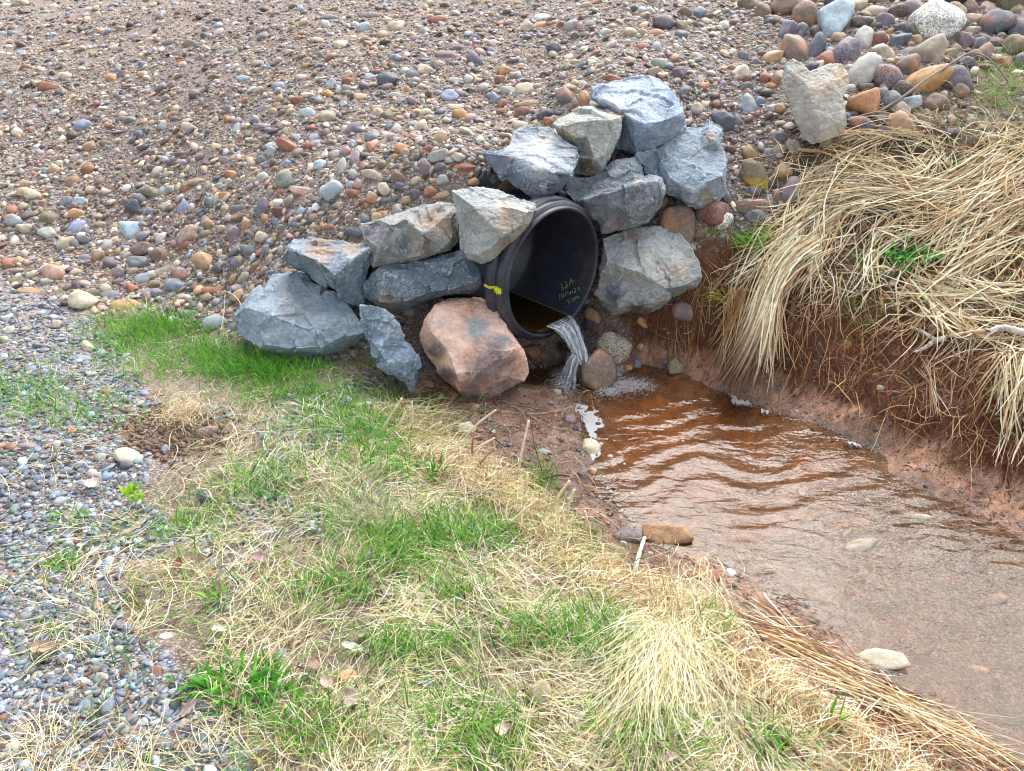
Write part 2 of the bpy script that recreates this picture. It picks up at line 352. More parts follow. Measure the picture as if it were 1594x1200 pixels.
paint('water', (.33, .115, .016), .1, 1, j=4)
px_, py_, _ = to_px(GP); m = (GP[:, 2] > WZ - .01) & (GP[:, 2] < WZ + .02 + .012 * fbm(GP[:, :2], 10, 3, 98)) & (GP[:, 0] > 0) & (GP[:, 1] < 3.4); gc[m] *= .62; wetv[m] = 1
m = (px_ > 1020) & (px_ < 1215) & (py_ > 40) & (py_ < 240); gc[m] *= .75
m = ((px_ - 265) / 85) ** 2 + ((py_ - 672) / 38) ** 2 < 1 + .5 * fbm(GP[:, :2], 12, 2, 3); gc[m] = (.17, .1, .07); grit[m] = .1
m = (py_ > 640) & (px_ > 1050) & (fbm(GP[:, :2], 5, 3, 77) > .1) & zone('mud', GP, 10, 4); gc[m] = (.34, .19, .125)
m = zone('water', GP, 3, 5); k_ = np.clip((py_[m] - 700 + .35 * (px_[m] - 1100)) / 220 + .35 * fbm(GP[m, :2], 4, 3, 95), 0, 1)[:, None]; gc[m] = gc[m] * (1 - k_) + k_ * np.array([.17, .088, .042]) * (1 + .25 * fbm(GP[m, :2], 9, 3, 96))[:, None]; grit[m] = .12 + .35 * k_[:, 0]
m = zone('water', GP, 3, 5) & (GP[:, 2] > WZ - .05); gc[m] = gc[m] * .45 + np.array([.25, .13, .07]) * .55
gc *= (1 + .14 * rng.normal(size=(len(GP), 1)))
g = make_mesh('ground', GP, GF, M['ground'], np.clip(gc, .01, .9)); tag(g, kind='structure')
for nm, arr in (('Grit', grit), ('Wet', wetv)):
    a = g.data.attributes.new(nm, 'FLOAT', 'POINT'); a.data.foreach_set('value', arr.astype(np.float32))

# ------------------------------------------------------------------ boulders round the pipe
CR = {0: (0, 0, 1), 2: (340, 350, 3.985), 3: (740, 100, 3.985), 4: (740, 300, 3.985), 5: (1140, 0, 3.51), 7: (640, 440, 6.0)}
def boulder(label, crop, D, thick, col, out, inn, ridges=(), tints=(), sub=5, amp=1.0, seed=1, mt='slate', cat='boulder', shrink=.72, chip=1.0):
    ox, oy, sc = CR[crop]; pts = list(out) + list(inn); n = len(out)
    q = np.array([(ox + p[0] / sc, oy + p[1] / sc) for p in pts]); off = np.array([p[2] for p in pts])
    P = at_y(q[:, 0], q[:, 1], D - off)
    ed = [(i, (i + 1) % n) for i in range(n)]
    for ch in ridges: ed += list(zip(ch[:-1], ch[1:]))
    r = geometry.delaunay_2d_cdt([Vector((a, -b)) for a, b in q], ed, [], 1, 1e-4)
    V2 = r[0]; orig = r[3]; fc = [tuple(f) for f in r[2]]
    PP = []
    for i, v in enumerate(V2):
        if orig[i]: PP.append(P[orig[i][0]])
        else:
            d = ((q - np.array([v.x, -v.y])) ** 2).sum(1) + 1; w = 1 / d ** 1.5; PP.append(at_y(v.x, -v.y, D - (off * w).sum() / w.sum()))
    PP = np.array(PP); inv = {o: i for i, oo in enumerate(orig) for o in oo}
    ring = [inv[i] for i in range(n)]; cen = P[:n].mean(0); vd = (cen - CAM) / np.linalg.norm(cen - CAM)
    V = [p for p in PP]; k = [ring]
    for f_, s_ in ((.45, 1.0), (1.0, shrink)):
        L = []
        for i in ring:
            p = PP[i]; c2 = cen + vd * ((p - cen) @ vd) * .4; depth = (cen - PP[i]) @ vd
            pn = p + vd * (thick * f_ + depth * f_ * .9); ctr = cen + vd * (thick * f_); pn = ctr + (pn - ctr) * s_
            L.append(len(V)); V.append(pn)
        k.append(L)
    V.append(cen + vd * thick * 1.15); last = len(V) - 1; F = [tuple(f) for f in fc]
    sgn = 1
    f0 = fc[0]; a, b, c = (V2[i] for i in f0); ccw = (b.x - a.x) * (c.y - a.y) - (b.y - a.y) * (c.x - a.x) > 0
    ar = sum(q[i][0] * -q[(i + 1) % n][1] - q[(i + 1) % n][0] * -q[i][1] for i in range(n)) > 0
    if not ccw: F = [f[::-1] for f in F]
    if not ar: k = [x[::-1] for x in k]
    for A, B in ((k[0], k[1]), (k[1], k[2])):
        for i in range(n):
            j = (i + 1) % n; F += [(A[i], B[i], B[j]), (A[i], B[j], A[j])]
    for i in range(n): F.append((k[2][i], last, k[2][(i + 1) % n]))
    V = np.array(V); F = np.array(F)
    rr = np.random.default_rng(seed)
    for lv in range(sub):
        E = np.sort(np.concatenate([F[:, [0, 1]], F[:, [1, 2]], F[:, [2, 0]]]), 1); U, iv = np.unique(E, axis=0, return_inverse=True); iv = iv.ravel() + len(V)
        m = len(F); V = np.concatenate([V, (V[U[:, 0]] + V[U[:, 1]]) / 2]); ab, bc, ca = iv[:m], iv[m:2 * m], iv[2 * m:]
        a, b, c = F.T; F = np.concatenate([np.stack(x, 1) for x in ((a, ab, ca), (ab, b, bc), (ca, bc, c), (ab, bc, ca))])
        if lv == 3:      # take the knife edge off
            acc = np.zeros_like(V); cnt = np.zeros(len(V))
            for i in range(3):
                np.add.at(acc, F[:, i], V[F[:, (i + 1) % 3]]); np.add.at(cnt, F[:, i], 1)
            V = V * .8 + acc / cnt[:, None] * .2
    def nrm(V):
        fn = np.cross(V[F[:, 1]] - V[F[:, 0]], V[F[:, 2]] - V[F[:, 0]]); N = np.zeros_like(V)
        for i in range(3): np.add.at(N, F[:, i], fn)
        return N / (np.linalg.norm(N, axis=1, keepdims=True) + 1e-12)
    N = nrm(V); sz = np.linalg.norm(V.max(0) - V.min(0)) / .5
    V = V + N * (fbm(V, 9, 2, seed) * .005 * amp * sz)[:, None]
    for cnt_, am in ((14, .006), (70, .0028)):          # flakes broken off: tilted facets with small steps
        S = V[rr.integers(0, len(V), int(cnt_ * max(sz, .5)))] + rr.normal(size=(int(cnt_ * max(sz, .5)), 3)) * .01; T = rr.normal(size=S.shape)
        W = V + np.stack([fbm(V, 25, 2, seed + 5), fbm(V, 25, 2, seed + 6), fbm(V, 25, 2, seed + 7)], 1) * .012
        best = np.full(len(V), 1e9); bi = np.zeros(len(V), int)
        for si in range(len(S)):
            d = ((W - S[si]) ** 2).sum(1); mk = d < best; best[mk] = d[mk]; bi[mk] = si
        h = ((V - S[bi]) * T[bi]).sum(1) * .07 + (bi % 7 - 3) / 3 * am * .45
        V = V + N * (np.clip(h, -am * 1.4, am * 1.4) * amp * chip)[:, None]
    N = nrm(V); V = V + N * (fbm(V, 60, 3, seed + 9, .6) * .0022 * amp + (1 - np.abs(vnoise(V, 34, seed + 4))) ** 6 * -.0025 * amp)[:, None]
    C = np.tile(np.array(col, float) * (np.array([1.5, 1.38, 1.28]) if mt == 'slate' else 1), (len(V), 1)) * (1 + .18 * fbm(V, 8, 3, seed + 3))[:, None]
    X, Y, _ = to_px(V); qq = np.stack([X, Y], -1)
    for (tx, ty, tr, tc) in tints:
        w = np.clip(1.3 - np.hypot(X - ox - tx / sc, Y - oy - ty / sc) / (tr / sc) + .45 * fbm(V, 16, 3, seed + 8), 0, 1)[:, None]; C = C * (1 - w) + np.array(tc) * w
    base = [cen[0], cen[1], V[:, 2].min()]
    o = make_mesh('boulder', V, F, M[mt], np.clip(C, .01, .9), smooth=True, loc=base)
    return tag(o, label, cat, 'broken boulders stacked round the culvert pipe' if cat == 'boulder' and mt == 'slate' else None)
BL = (.14, .2, .28); BLD = (.09, .13, .18); GR = (.2, .23, .24); BR = (.27, .2, .16); PALE = (.62, .64, .66); PK = (.64, .42, .34); PKG = (.42, .43, .43)
boulder('large pale blue-grey slate boulder sloping down to the green grass at the lower left', 2, 2.95, .22, (.19, .26, .34),
 [(148,505,.02),(250,385,-.14),(330,303,-.24),(440,293,-.26),(545,318,-.23),(605,372,-.16),(720,425,-.12),(790,480,-.08),(850,560,-.03),(900,625,.02),(930,690,-.02),(870,735,.0),(800,765,.02),(650,822,.05),(480,815,.07),(340,800,.07),(235,745,.11),(125,690,.05),(102,560,0)],
 [(895,672,.06),(780,690,.10),(640,762,.15),(430,778,.17),(300,745,.16),(425,440,-.01),(490,400,-.10),(575,550,.03),(330,560,.10),(720,590,.07),(230,590,.08),(560,640,.12)],
 [(9,19,20,21,22,23,16),(0,24,25,4),(24,26,28,9)], seed=11)
boulder('blocky blue-grey slate boulder with pebbles and a loose chip lying on its flat top', 2, 3.02, .2, (.12, .17, .24),
 [(400,190,-.06),(430,130,-.12),(470,90,-.26),(600,85,-.3),(760,92,-.3),(880,108,-.24),(960,122,-.16),(988,150,-.1),(965,215,-.08),(940,270,-.06),(918,380,-.04),(905,480,-.02),(880,502,-.02),(820,495,0),(760,460,.02),(720,412,0),(600,352,-.06),(540,300,-.1),(470,272,-.1),(412,225,-.1)],
 [(445,145,-.04),(520,185,.0),(615,222,.04),(700,292,.09),(722,315,.1),(820,212,.02),(900,158,-.04),(735,400,.06),(650,160,-.12),(770,150,-.15),(830,350,.02)],
 [(0,20,21,22,23,24,25,26,7),(24,27,14)], tints=[(640,150,90,(.33,.24,.18)),(850,150,70,(.4,.33,.28)),(820,110,60,(.35,.27,.2))], seed=12)
boulder('narrow dark blue-grey slate slab leaning out of the straw beside the pink boulder', 2, 2.76, .12, (.12, .18, .26),
 [(880,500,-.06),(960,498,-.08),(1020,520,-.08),(1080,560,-.07),(1115,610,-.06),(1132,670,-.05),(1150,720,-.04),(1205,765,-.03),(1240,830,-.01),(1246,900,0),(1240,1035,.03),(1190,1045,.05),(1150,975,.06),(1080,930,.06),(1000,880,.05),(965,830,.03),(940,760,.0),(910,690,-.03),(890,600,-.05)],
 [(1000,765,.04),(1040,860,.06),(1150,935,.06),(1180,850,.04),(1060,680,.0),(1190,960,.05)], [(16,19,20,21,24,10)], seed=13)
boulder('long low slate slab lying under the brown-patched boulder and above the pink one', 0, 3.0, .24, BLD,
 [(568,446,-.02),(571,430,-.06),(582,420,-.08),(615,411,-.1),(650,404,-.12),(690,394,-.12),(720,390,-.12),(750,398,-.1),(763,418,-.07),(765,440,-.05),(750,452,-.04),(715,458,-.02),(690,463,-.02),(655,472,-.02),(630,479,-.03),(605,485,-.03),(590,476,-.02),(570,462,-.03)],
 [(592,470,.06),(610,474,.06),(650,462,.07),(690,452,.06),(735,440,.04),(600,425,-.01),(660,412,-.02),(720,402,-.03),(640,440,.05),(700,425,.03)],
 [(17,18,19,20,21,22,9),(0,23,24,25,7)], tints=[(600,474,16,(.24,.22,.15))], seed=14)
boulder('purple-brown patched slate boulder with a smooth dark stripe, left of the pipe', 0, 3.08, .2, GR,
 [(562,349,-.06),(591,342,-.1),(641,322,-.14),(686,314,-.15),(709,318,-.12),(717,330,-.09),(719,352,-.04),(715,376,-.02),(704,391,0),(674,400,.0),(649,410,0),(621,415,.0),(580,415,0),(576,396,-.03),(568,370,-.05)],
 [(605,348,.02),(618,345,.0),(640,402,.06),(655,400,.06),(630,340,.02),(700,330,.0),(706,370,.06),(690,388,.07),(660,365,.05),(590,385,.03)],
 [(1,15,17,10),(2,16,18,9),(19,23,18)], tints=[(680,350,32,(.36,.27,.2)),(660,375,24,(.3,.24,.2)),(590,375,26,(.25,.22,.25)),(628,380,14,(.13,.16,.2))], seed=15)
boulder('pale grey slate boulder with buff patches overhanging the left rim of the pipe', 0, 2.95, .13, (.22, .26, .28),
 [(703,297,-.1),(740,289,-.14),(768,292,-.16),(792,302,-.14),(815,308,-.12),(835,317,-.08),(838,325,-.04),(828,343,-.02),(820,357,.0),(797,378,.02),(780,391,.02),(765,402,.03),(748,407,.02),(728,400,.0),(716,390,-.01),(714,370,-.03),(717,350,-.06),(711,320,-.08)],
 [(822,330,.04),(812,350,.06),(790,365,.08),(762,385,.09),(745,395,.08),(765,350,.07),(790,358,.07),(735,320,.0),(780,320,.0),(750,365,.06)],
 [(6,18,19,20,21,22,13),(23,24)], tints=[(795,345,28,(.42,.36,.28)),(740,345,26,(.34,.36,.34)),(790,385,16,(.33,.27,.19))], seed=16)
boulder('wide slate slab with a pale top face, upper left of the pipe mouth', 3, 3.24, .25, (.11, .15, .21),
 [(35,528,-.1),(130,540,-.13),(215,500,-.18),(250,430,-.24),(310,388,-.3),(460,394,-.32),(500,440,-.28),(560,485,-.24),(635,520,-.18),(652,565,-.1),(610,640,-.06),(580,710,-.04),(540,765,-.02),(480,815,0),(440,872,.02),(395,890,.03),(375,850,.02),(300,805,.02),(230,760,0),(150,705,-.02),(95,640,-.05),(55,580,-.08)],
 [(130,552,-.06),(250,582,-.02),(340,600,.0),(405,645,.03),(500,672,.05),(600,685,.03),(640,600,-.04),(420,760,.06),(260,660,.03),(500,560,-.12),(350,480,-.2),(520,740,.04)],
 [(0,22,23,24,25,26,27,28,9)], tints=[(380,540,150,(.44,.49,.53)),(300,470,100,(.38,.43,.47)),(560,600,90,(.38,.43,.48)),(420,470,60,(.52,.47,.42))], seed=17)  # paler tints laid over the top face
boulder('wedge-shaped greenish grey slate boulder with a brown underside between two bigger slabs', 3, 3.5, .22, (.24, .28, .28),
 [(482,368,-.1),(560,310,-.18),(630,285,-.22),(705,264,-.26),(800,272,-.25),(900,284,-.2),(925,315,-.12),(905,400,-.07),(865,490,-.04),(830,590,-.0),(795,655,.0),(745,694,-.02),(660,692,-.02),(600,684,-.03),(640,610,-.02),(650,545,-.03),(560,492,-.04),(510,440,-.06)],
 [(505,382,-.03),(620,356,.0),(740,346,.01),(855,342,-.02),(890,330,-.05),(800,560,.06),(780,630,.05),(740,585,.08),(650,575,.06),(700,440,.03),(600,440,.03),(840,440,.0)],
 [(0,18,19,20,21,22,6),(14,26,25,24,10),(21,29,23)], tints=[(570,440,60,(.4,.37,.25)),(700,640,60,(.26,.19,.12)),(870,310,40,(.4,.27,.22)),(600,370,50,(.33,.35,.27))], seed=18)
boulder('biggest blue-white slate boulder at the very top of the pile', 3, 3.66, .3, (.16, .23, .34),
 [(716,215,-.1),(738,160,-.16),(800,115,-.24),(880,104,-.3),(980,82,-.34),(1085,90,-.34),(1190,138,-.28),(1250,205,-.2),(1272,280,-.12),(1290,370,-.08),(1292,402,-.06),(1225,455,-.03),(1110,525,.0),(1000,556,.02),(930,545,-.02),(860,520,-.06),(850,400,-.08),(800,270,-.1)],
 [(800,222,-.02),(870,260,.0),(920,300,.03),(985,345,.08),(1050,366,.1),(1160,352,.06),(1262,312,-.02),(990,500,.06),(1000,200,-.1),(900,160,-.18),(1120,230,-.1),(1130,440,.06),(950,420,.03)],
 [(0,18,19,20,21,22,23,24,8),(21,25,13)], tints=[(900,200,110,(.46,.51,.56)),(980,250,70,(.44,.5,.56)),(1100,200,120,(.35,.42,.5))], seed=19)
boulder('ridged slate boulder resting just above the top right of the pipe mouth', 3, 3.32, .24, (.14, .18, .22),
 [(556,785,-.1),(590,700,-.14),(700,692,-.16),(790,655,-.18),(850,602,-.2),(990,562,-.2),(1032,612,-.16),(1052,685,-.12),(1148,708,-.1),(1166,780,-.06),(1132,890,-.03),(1080,962,-.02),(985,1012,-.01),(890,1030,0),(782,1047,0),(745,985,.01),(690,905,-.02),(620,855,-.05)],
 [(740,795,-.04),(870,752,-.05),(1000,722,-.05),(1110,702,-.05),(680,840,.03),(800,800,.06),(1000,745,.06),(1120,725,.02),(1100,850,.06),(960,960,.08),(800,1000,.06),(880,880,.08),(720,730,-.12),(900,650,-.14),(800,720,-.08),(960,640,-.13)],
 [(17,18,19,20,21,8),(17,22,23,24,25,9),(30,31,33)], tints=[(1000,735,30,(.34,.26,.22)),(860,990,50,(.26,.22,.24))], seed=20)
boulder('flat diamond-shaped blue-grey slate slab at the right end of the pile', 3, 3.5, .2, (.18, .25, .33),
 [(1000,560,-.12),(1110,525,-.15),(1225,455,-.2),(1290,402,-.24),(1400,384,-.28),(1450,335,-.3),(1480,355,-.28),(1522,405,-.24),(1520,540,-.16),(1548,600,-.12),(1553,790,-.04),(1500,862,-.03),(1440,888,-.02),(1325,872,.0),(1250,832,.0),(1168,790,-.02),(1150,710,-.05),(1050,680,-.08),(1030,610,-.1)],
 [(1340,845,.05),(1420,738,.05),(1540,690,.0),(1200,700,.02),(1350,790,.06),(1250,560,-.08),(1400,520,-.12),(1450,400,-.2),(1480,480,-.14),(1400,640,-.02)],
 [(13,19,20,21,10),(15,22,23,19)], tints=[(1440,830,60,(.36,.31,.22)),(1460,480,50,(.36,.37,.36)),(1460,440,40,(.4,.3,.2))], seed=21)
boulder('broad cream-veined slate boulder touching the right side of the pipe rim', 4, 3.24, .26, (.24, .28, .3),
 [(788,280,-.12),(850,240,-.16),(1000,213,-.2),(1150,224,-.2),(1262,255,-.17),(1332,320,-.13),(1352,390,-.1),(1392,440,-.07),(1407,520,-.03),(1382,578,-.02),(1335,600,-.02),(1215,655,-.02),(1180,705,-.03),(1100,745,-.03),(1000,752,-.03),(865,748,-.02),(800,692,-.03),(745,630,-.05),(778,550,-.06),(797,430,-.08)],
 [(820,425,-.01),(905,555,.0),(950,470,.04),(1020,490,.05),(1100,540,.06),(1190,600,.09),(1290,575,.06),(1195,640,.06),(1100,665,.05),(1000,690,.06),(880,718,.05),(880,640,.05),(1050,590,.05),(1000,330,-.08),(1150,350,-.06),(1250,430,.0),(1000,420,-.01)],
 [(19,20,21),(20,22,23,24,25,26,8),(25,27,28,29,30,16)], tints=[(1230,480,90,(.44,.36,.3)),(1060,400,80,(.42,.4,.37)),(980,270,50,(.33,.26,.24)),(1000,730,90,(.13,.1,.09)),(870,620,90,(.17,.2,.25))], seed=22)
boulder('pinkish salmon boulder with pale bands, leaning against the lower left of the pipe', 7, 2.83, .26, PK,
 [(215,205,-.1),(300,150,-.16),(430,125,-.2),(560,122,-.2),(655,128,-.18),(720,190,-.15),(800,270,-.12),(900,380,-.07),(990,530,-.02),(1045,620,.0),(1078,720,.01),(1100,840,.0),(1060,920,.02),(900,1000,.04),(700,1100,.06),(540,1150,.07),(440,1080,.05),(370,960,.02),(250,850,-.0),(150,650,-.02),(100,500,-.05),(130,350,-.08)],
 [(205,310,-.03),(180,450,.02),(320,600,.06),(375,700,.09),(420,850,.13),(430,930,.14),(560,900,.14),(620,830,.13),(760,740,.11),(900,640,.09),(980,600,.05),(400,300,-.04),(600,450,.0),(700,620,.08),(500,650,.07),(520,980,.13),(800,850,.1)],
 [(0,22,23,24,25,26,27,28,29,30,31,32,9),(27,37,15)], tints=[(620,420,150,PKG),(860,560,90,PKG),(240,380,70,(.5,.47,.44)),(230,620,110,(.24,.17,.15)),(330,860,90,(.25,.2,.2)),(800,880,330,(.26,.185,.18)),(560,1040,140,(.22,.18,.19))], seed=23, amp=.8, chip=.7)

# ------------------------------------------------------------------ culvert pipe
def m_plastic():
    m, t, b, o = mat('black_polyethylene'); v = wpos(t)
    n = noise(t, v, 30, 5, .7); c = ramp(t, n, [(.3, (.022, .026, .042)), (.6, (.036, .043, .066)), (.8, (.06, .07, .09))])
    c = mixc(t, ramp(t, noise(t, v, 7, 5, .7), [(.5, 0.), (.72, .5)]), c, (.12, .10, .08))
    t.links.new(c, b.inputs['Base Color']); t.links.new(ramp(t, n, [(.3, .28), (.7, .5)]), b.inputs['Roughness']); bump(t, noise(t, v, 120, 3), .15, .003, b); return m
M['plastic'] = m_plastic()
def lathe(prof, name, m, parent, seg=128, loc=None):
    V = []; F = []; n = len(prof)
    for i in range(seg):
        th = 2 * math.pi * i / seg
        for s, r in prof: V.append(pipe_pt(s, r, th))
    for i in range(seg):
        j = (i + 1) % seg
        for k in range(n - 1): F.append((i * n + k, j * n + k, j * n + k + 1, i * n + k + 1))
    return make_mesh(name, V, F, m, parent=parent, loc=loc)
pipe = tag(empty('culvert_pipe', PC), 'black plastic culvert pipe with a wide rim, sticking out between the boulders', 'pipe')
lathe([(.010, .284), (.013, .298), (.018, .304), (.046, .305), (.050, .299), (.060, .299), (.064, .311), (.068, .313), (.098, .313), (.103, .309), (.107, .284), (.16, .280), (.25, .280)] +
      [(x, y) for k in range(1) for x, y in ((.26 + k * .075, .280), (.275 + k * .075, .292), (.315 + k * .075, .292), (.33 + k * .075, .280))], 'barrel', M['plastic'], pipe, loc=PC)
lathe([(.030, .303), (.013, .299), (.0105, .286), (.006, .284), (-.004, .2815), (-.007, .277), (-.005, .271), (.004, RI), (.03, RI - .001)], 'rim', M['plastic'], pipe, loc=PC)
lathe([(.03, RI - .001)] + [(.05 + .05 * k, RI - .002 + .002 * math.sin(k * 1.1)) for k in range(8)] + [(.42, .001)], 'inner_wall', M['plastic'], pipe, loc=PC)
for o in pipe.children: o.location = (0, 0, 0)
def m_flat(name, c, rough=.6):
    m, t, b, o = mat(name); v = wpos(t); cc = mixc(t, 1, c, ramp(t, noise(t, v, 90, 5, .7), [(.3, .45), (.6, 1.1)]), 'MULTIPLY'); t.links.new(cc, b.inputs['Base Color']); b.inputs['Roughness'].default_value = rough; return m
# yellow paint stroke on the outside, following the barrel's steps
def outer_r(s):
    pr = [(.010, .284), (.013, .298), (.018, .304), (.046, .305), (.050, .299), (.060, .299), (.064, .311), (.068, .313), (.098, .313), (.103, .309), (.107, .292), (.16, .288)]
    return np.interp(s, [a for a, _ in pr], [b for _, b in pr])
def hit_cyl(px, py, r):
    v = ray(px, py); v = v / np.linalg.norm(v); w = CAM - PC; vp = v - PA * (v @ PA); wp = w - PA * (w @ PA)
    a = vp @ vp; b = 2 * vp @ wp; c = wp @ wp - r * r; disc = b * b - 4 * a * c
    if disc < 0: return None
    return [CAM + v * ((-b + q * math.sqrt(disc)) / (2 * a)) for q in (-1, 1)]
p0 = hit_cyl(780, 456, .31)[0]; d = p0 - PC; th0 = math.atan2(d @ PV, d @ PH)
V = []; F = []; ss = np.linspace(.012, .108, 34)
for i, s in enumerate(ss):
    ww = .062 * (.8 + .2 * math.sin(i * 1.9) + .12 * math.sin(i * 4.7)); 
    for k in range(7):
        th = th0 + (k - 3) / 6 * ww * 2 * (.35 + .65 * math.sin(math.pi * min(1, (i + 4) / 20))) - .03 * i / 34; V.append(pipe_pt(s, outer_r(s) + .0016, th))
for i in range(33):
    for k in range(6): a = i * 7 + k; F.append((a, a + 1, a + 8, a + 7))
o = make_mesh('painted_stripe', V, F, m_flat('yellow_paint', (.72, .78, .02)), parent=pipe, loc=PC); o.location = (0, 0, 0); o['label'] = 'bright yellow paint stroke across the pipe rim'
# handwriting on the inner wall
STK = [[(420,470),(450,430),(500,440),(505,490),(460,540)],[(460,540),(520,550),(540,590),(500,615),(465,610)],
 [(560,380),(600,355),(640,380),(650,440),(615,510),(580,555),(600,580),(640,545),(662,480)],[(715,485),(740,380),(760,270)],[(760,270),(790,340),(835,430)],[(722,372),(880,325)],
 [(405,770),(420,830),(435,915)],[(480,780),(490,840),(515,870),(540,820),(555,755),(520,745),(482,775)],[(595,705),(605,810)],[(680,668),(655,728),(775,700)],[(770,665),(740,768)],
 [(835,632),(812,722)],[(855,590),(895,568),(925,610),(905,670),(875,715),(935,690)],[(975,560),(1030,545),(1000,595)],[(1000,595),(1055,605),(1045,665)],
 [(640,965),(690,930),(730,945),(695,985)],[(695,985),(735,990),(735,1035),(690,1050)],[(775,900),(815,870),(850,890),(835,940),(800,995),(850,980)],[(880,950),(905,830),(960,808)],[(960,808),(1005,830),(1038,885)],[(895,880),(1005,850)]]
cu = bpy.data.curves.new('handwritten_marking', 'CURVE'); cu.dimensions = '3D'; cu.bevel_depth = .0009; cu.bevel_resolution = 1
for st in STK:
    pts = [hit_cyl(850 + x / 19.925, 420 + y / 19.925, RI - .004)[1] - PC for x, y in st]
    sp = cu.splines.new('POLY'); sp.points.add(len(pts) - 1)
    for q, p in zip(sp.points, pts): q.co = (*p, 1)
cu.materials.append(m_flat('green_marker', (.42, .62, .26))); oc = bpy.data.objects.new('marking_path', cu); me = bpy.data.meshes.new_from_object(oc); bpy.data.objects.remove(oc); o = bpy.data.objects.new('handwritten_marking', me); link(o, pipe); o['label'] = 'pale green handwriting: 32A 101423 32A'

# ------------------------------------------------------------------ water
def m_water(name, tint, bs=.5, boost=1.33):
    m, t, b, o = mat(name); t.nodes.remove(b); v = wpos(t)
    mp = nd(t, 'ShaderNodeMapping', {'Vector': v, 'Rotation': (0, 0, .25), 'Scale': (1, 2.1, 1)}).outputs[0]
    h = noise(t, mp, 13, 2, .45, .5); h2 = noise(t, mp, 60, 3, .55, .8)
    bp = nd(t, 'ShaderNodeBump', {'Height': h, 'Strength': bs, 'Distance': .011}); bp2 = nd(t, 'ShaderNodeBump', {'Height': h2, 'Strength': bs * .8, 'Distance': .0013, 'Normal': bp.outputs[0]})
    fr = nd(t, 'ShaderNodeFresnel', {'IOR': boost, 'Normal': bp2.outputs[0]}).outputs[0]
    gl = nd(t, 'ShaderNodeBsdfGlossy', {'Roughness': .03, 'Normal': bp2.outputs[0]}).outputs[0]; tr = nd(t, 'ShaderNodeBsdfTransparent', {'Color': (*tint, 1)}).outputs[0]
    ms = nd(t, 'ShaderNodeMixShader', {0: fr, 1: tr, 2: gl}); t.links.new(ms.outputs[0], o.inputs[0]); return m
M['water'] = m_water('creek_water', (.92, .82, .70), .5, 1.40)
wx = np.arange(-.1, 4.2, .01); wy = np.arange(.55, 3.6, .01); WX, WY = np.meshgrid(wx, wy)
q = np.stack([WX, WY], -1); ph = WY * 1.0 - WX * .16 + .05 * fbm(q, 3, 2, 91)
A1 = np.clip((WY - 1.7) / .6, .12, 1)
up = np.stack([WX, WY * 2.4], -1)
wzz = WZ + .0023 * A1 * np.sin(ph * 2 * math.pi / (.05 + .012 * np.clip(WY - 1.5, 0, 1.5)) + 1.7 * fbm(q, 4, 3, 92)) * np.clip(.7 + .7 * fbm(up, 4, 2, 93), .1, 1.3) + .0004 * fbm(q, 12, 2, 94)
WV = np.stack([WX, WY, wzz], -1).reshape(-1, 3); idx = np.arange(WX.size).reshape(WX.shape); WF = np.stack([idx[:-1, :-1], idx[:-1, 1:], idx[1:, 1:], idx[1:, :-1]], -1).reshape(-1, 4)
low = (hz(WX, WY) < WZ + .03).ravel(); WF = WF[low[WF].any(1)]
w = make_mesh('water', WV, WF, M['water']); tag(w, kind='structure')
V = []; F = []; lv = -.236; hw = math.sqrt((RI - .003) ** 2 - lv ** 2)
for i in range(60):
    s = .002 + i * .009
    for k in range(13): V.append(PC - PA * s + PH * hw * (k / 6 - 1) + PV * (lv + .0012 * math.sin(i * 1.7 + k)))
for i in range(59):
    for k in range(12): a = i * 13 + k; F.append((a, a + 1, a + 14, a + 13))
w2 = make_mesh('water', V, F, m_water('pipe_water', (.6, .5, .35), .5, 1.4)); tag(w2, kind='structure')
bedV = []; bedF = []                                    # silt along the bottom of the pipe
for i in range(60):
    s = .004 + i * .009
    for k in range(13):
        hh = hw * .97 * (k / 6 - 1); bedV.append(PC - PA * s + PH * hh + PV * (-math.sqrt((RI - .004) ** 2 - hh * hh) + .003))
sl = make_mesh('silt', bedV, F, m_flat('ochre_silt', (.17, .125, .04))); tag(sl, kind='stuff', label='ochre silt along the bottom of the pipe under the thin water')
# falling water
def m_jet():
    m, t, b, o = mat('falling_water'); t.nodes.remove(b); v = objc(t)
    uv = nd(t, 'ShaderNodeAttribute', attribute_name='Flow').outputs['Vector']
    mp = nd(t, 'ShaderNodeMapping', {'Vector': uv, 'Scale': (13, 1.8, 1)}).outputs[0]; h = noise(t, mp, 1, 5, .65, .8)
    bp = nd(t, 'ShaderNodeBump', {'Height': h, 'Strength': .9, 'Distance': .01}).outputs[0]
    gl = nd(t, 'ShaderNodeBsdfGlossy', {'Roughness': .12, 'Normal': bp, 'Color': (.9, .95, 1, 1)}).outputs[0]; tr = nd(t, 'ShaderNodeBsdfTransparent', {'Color': (.8, .85, .9, 1)}).outputs[0]
    df = nd(t, 'ShaderNodeBsdfDiffuse', {'Color': (.85, .92, 1, 1), 'Normal': bp}).outputs[0]
    m1 = nd(t, 'ShaderNodeMixShader', {0: ramp(t, h, [(.48, .02), (.64, .8)]), 1: tr, 2: df}).outputs[0]
    m2 = nd(t, 'ShaderNodeMixShader', {0: .34, 1: m1, 2: gl}).outputs[0]; t.links.new(m2, o.inputs[0]); return m
M['jet'] = m_jet()
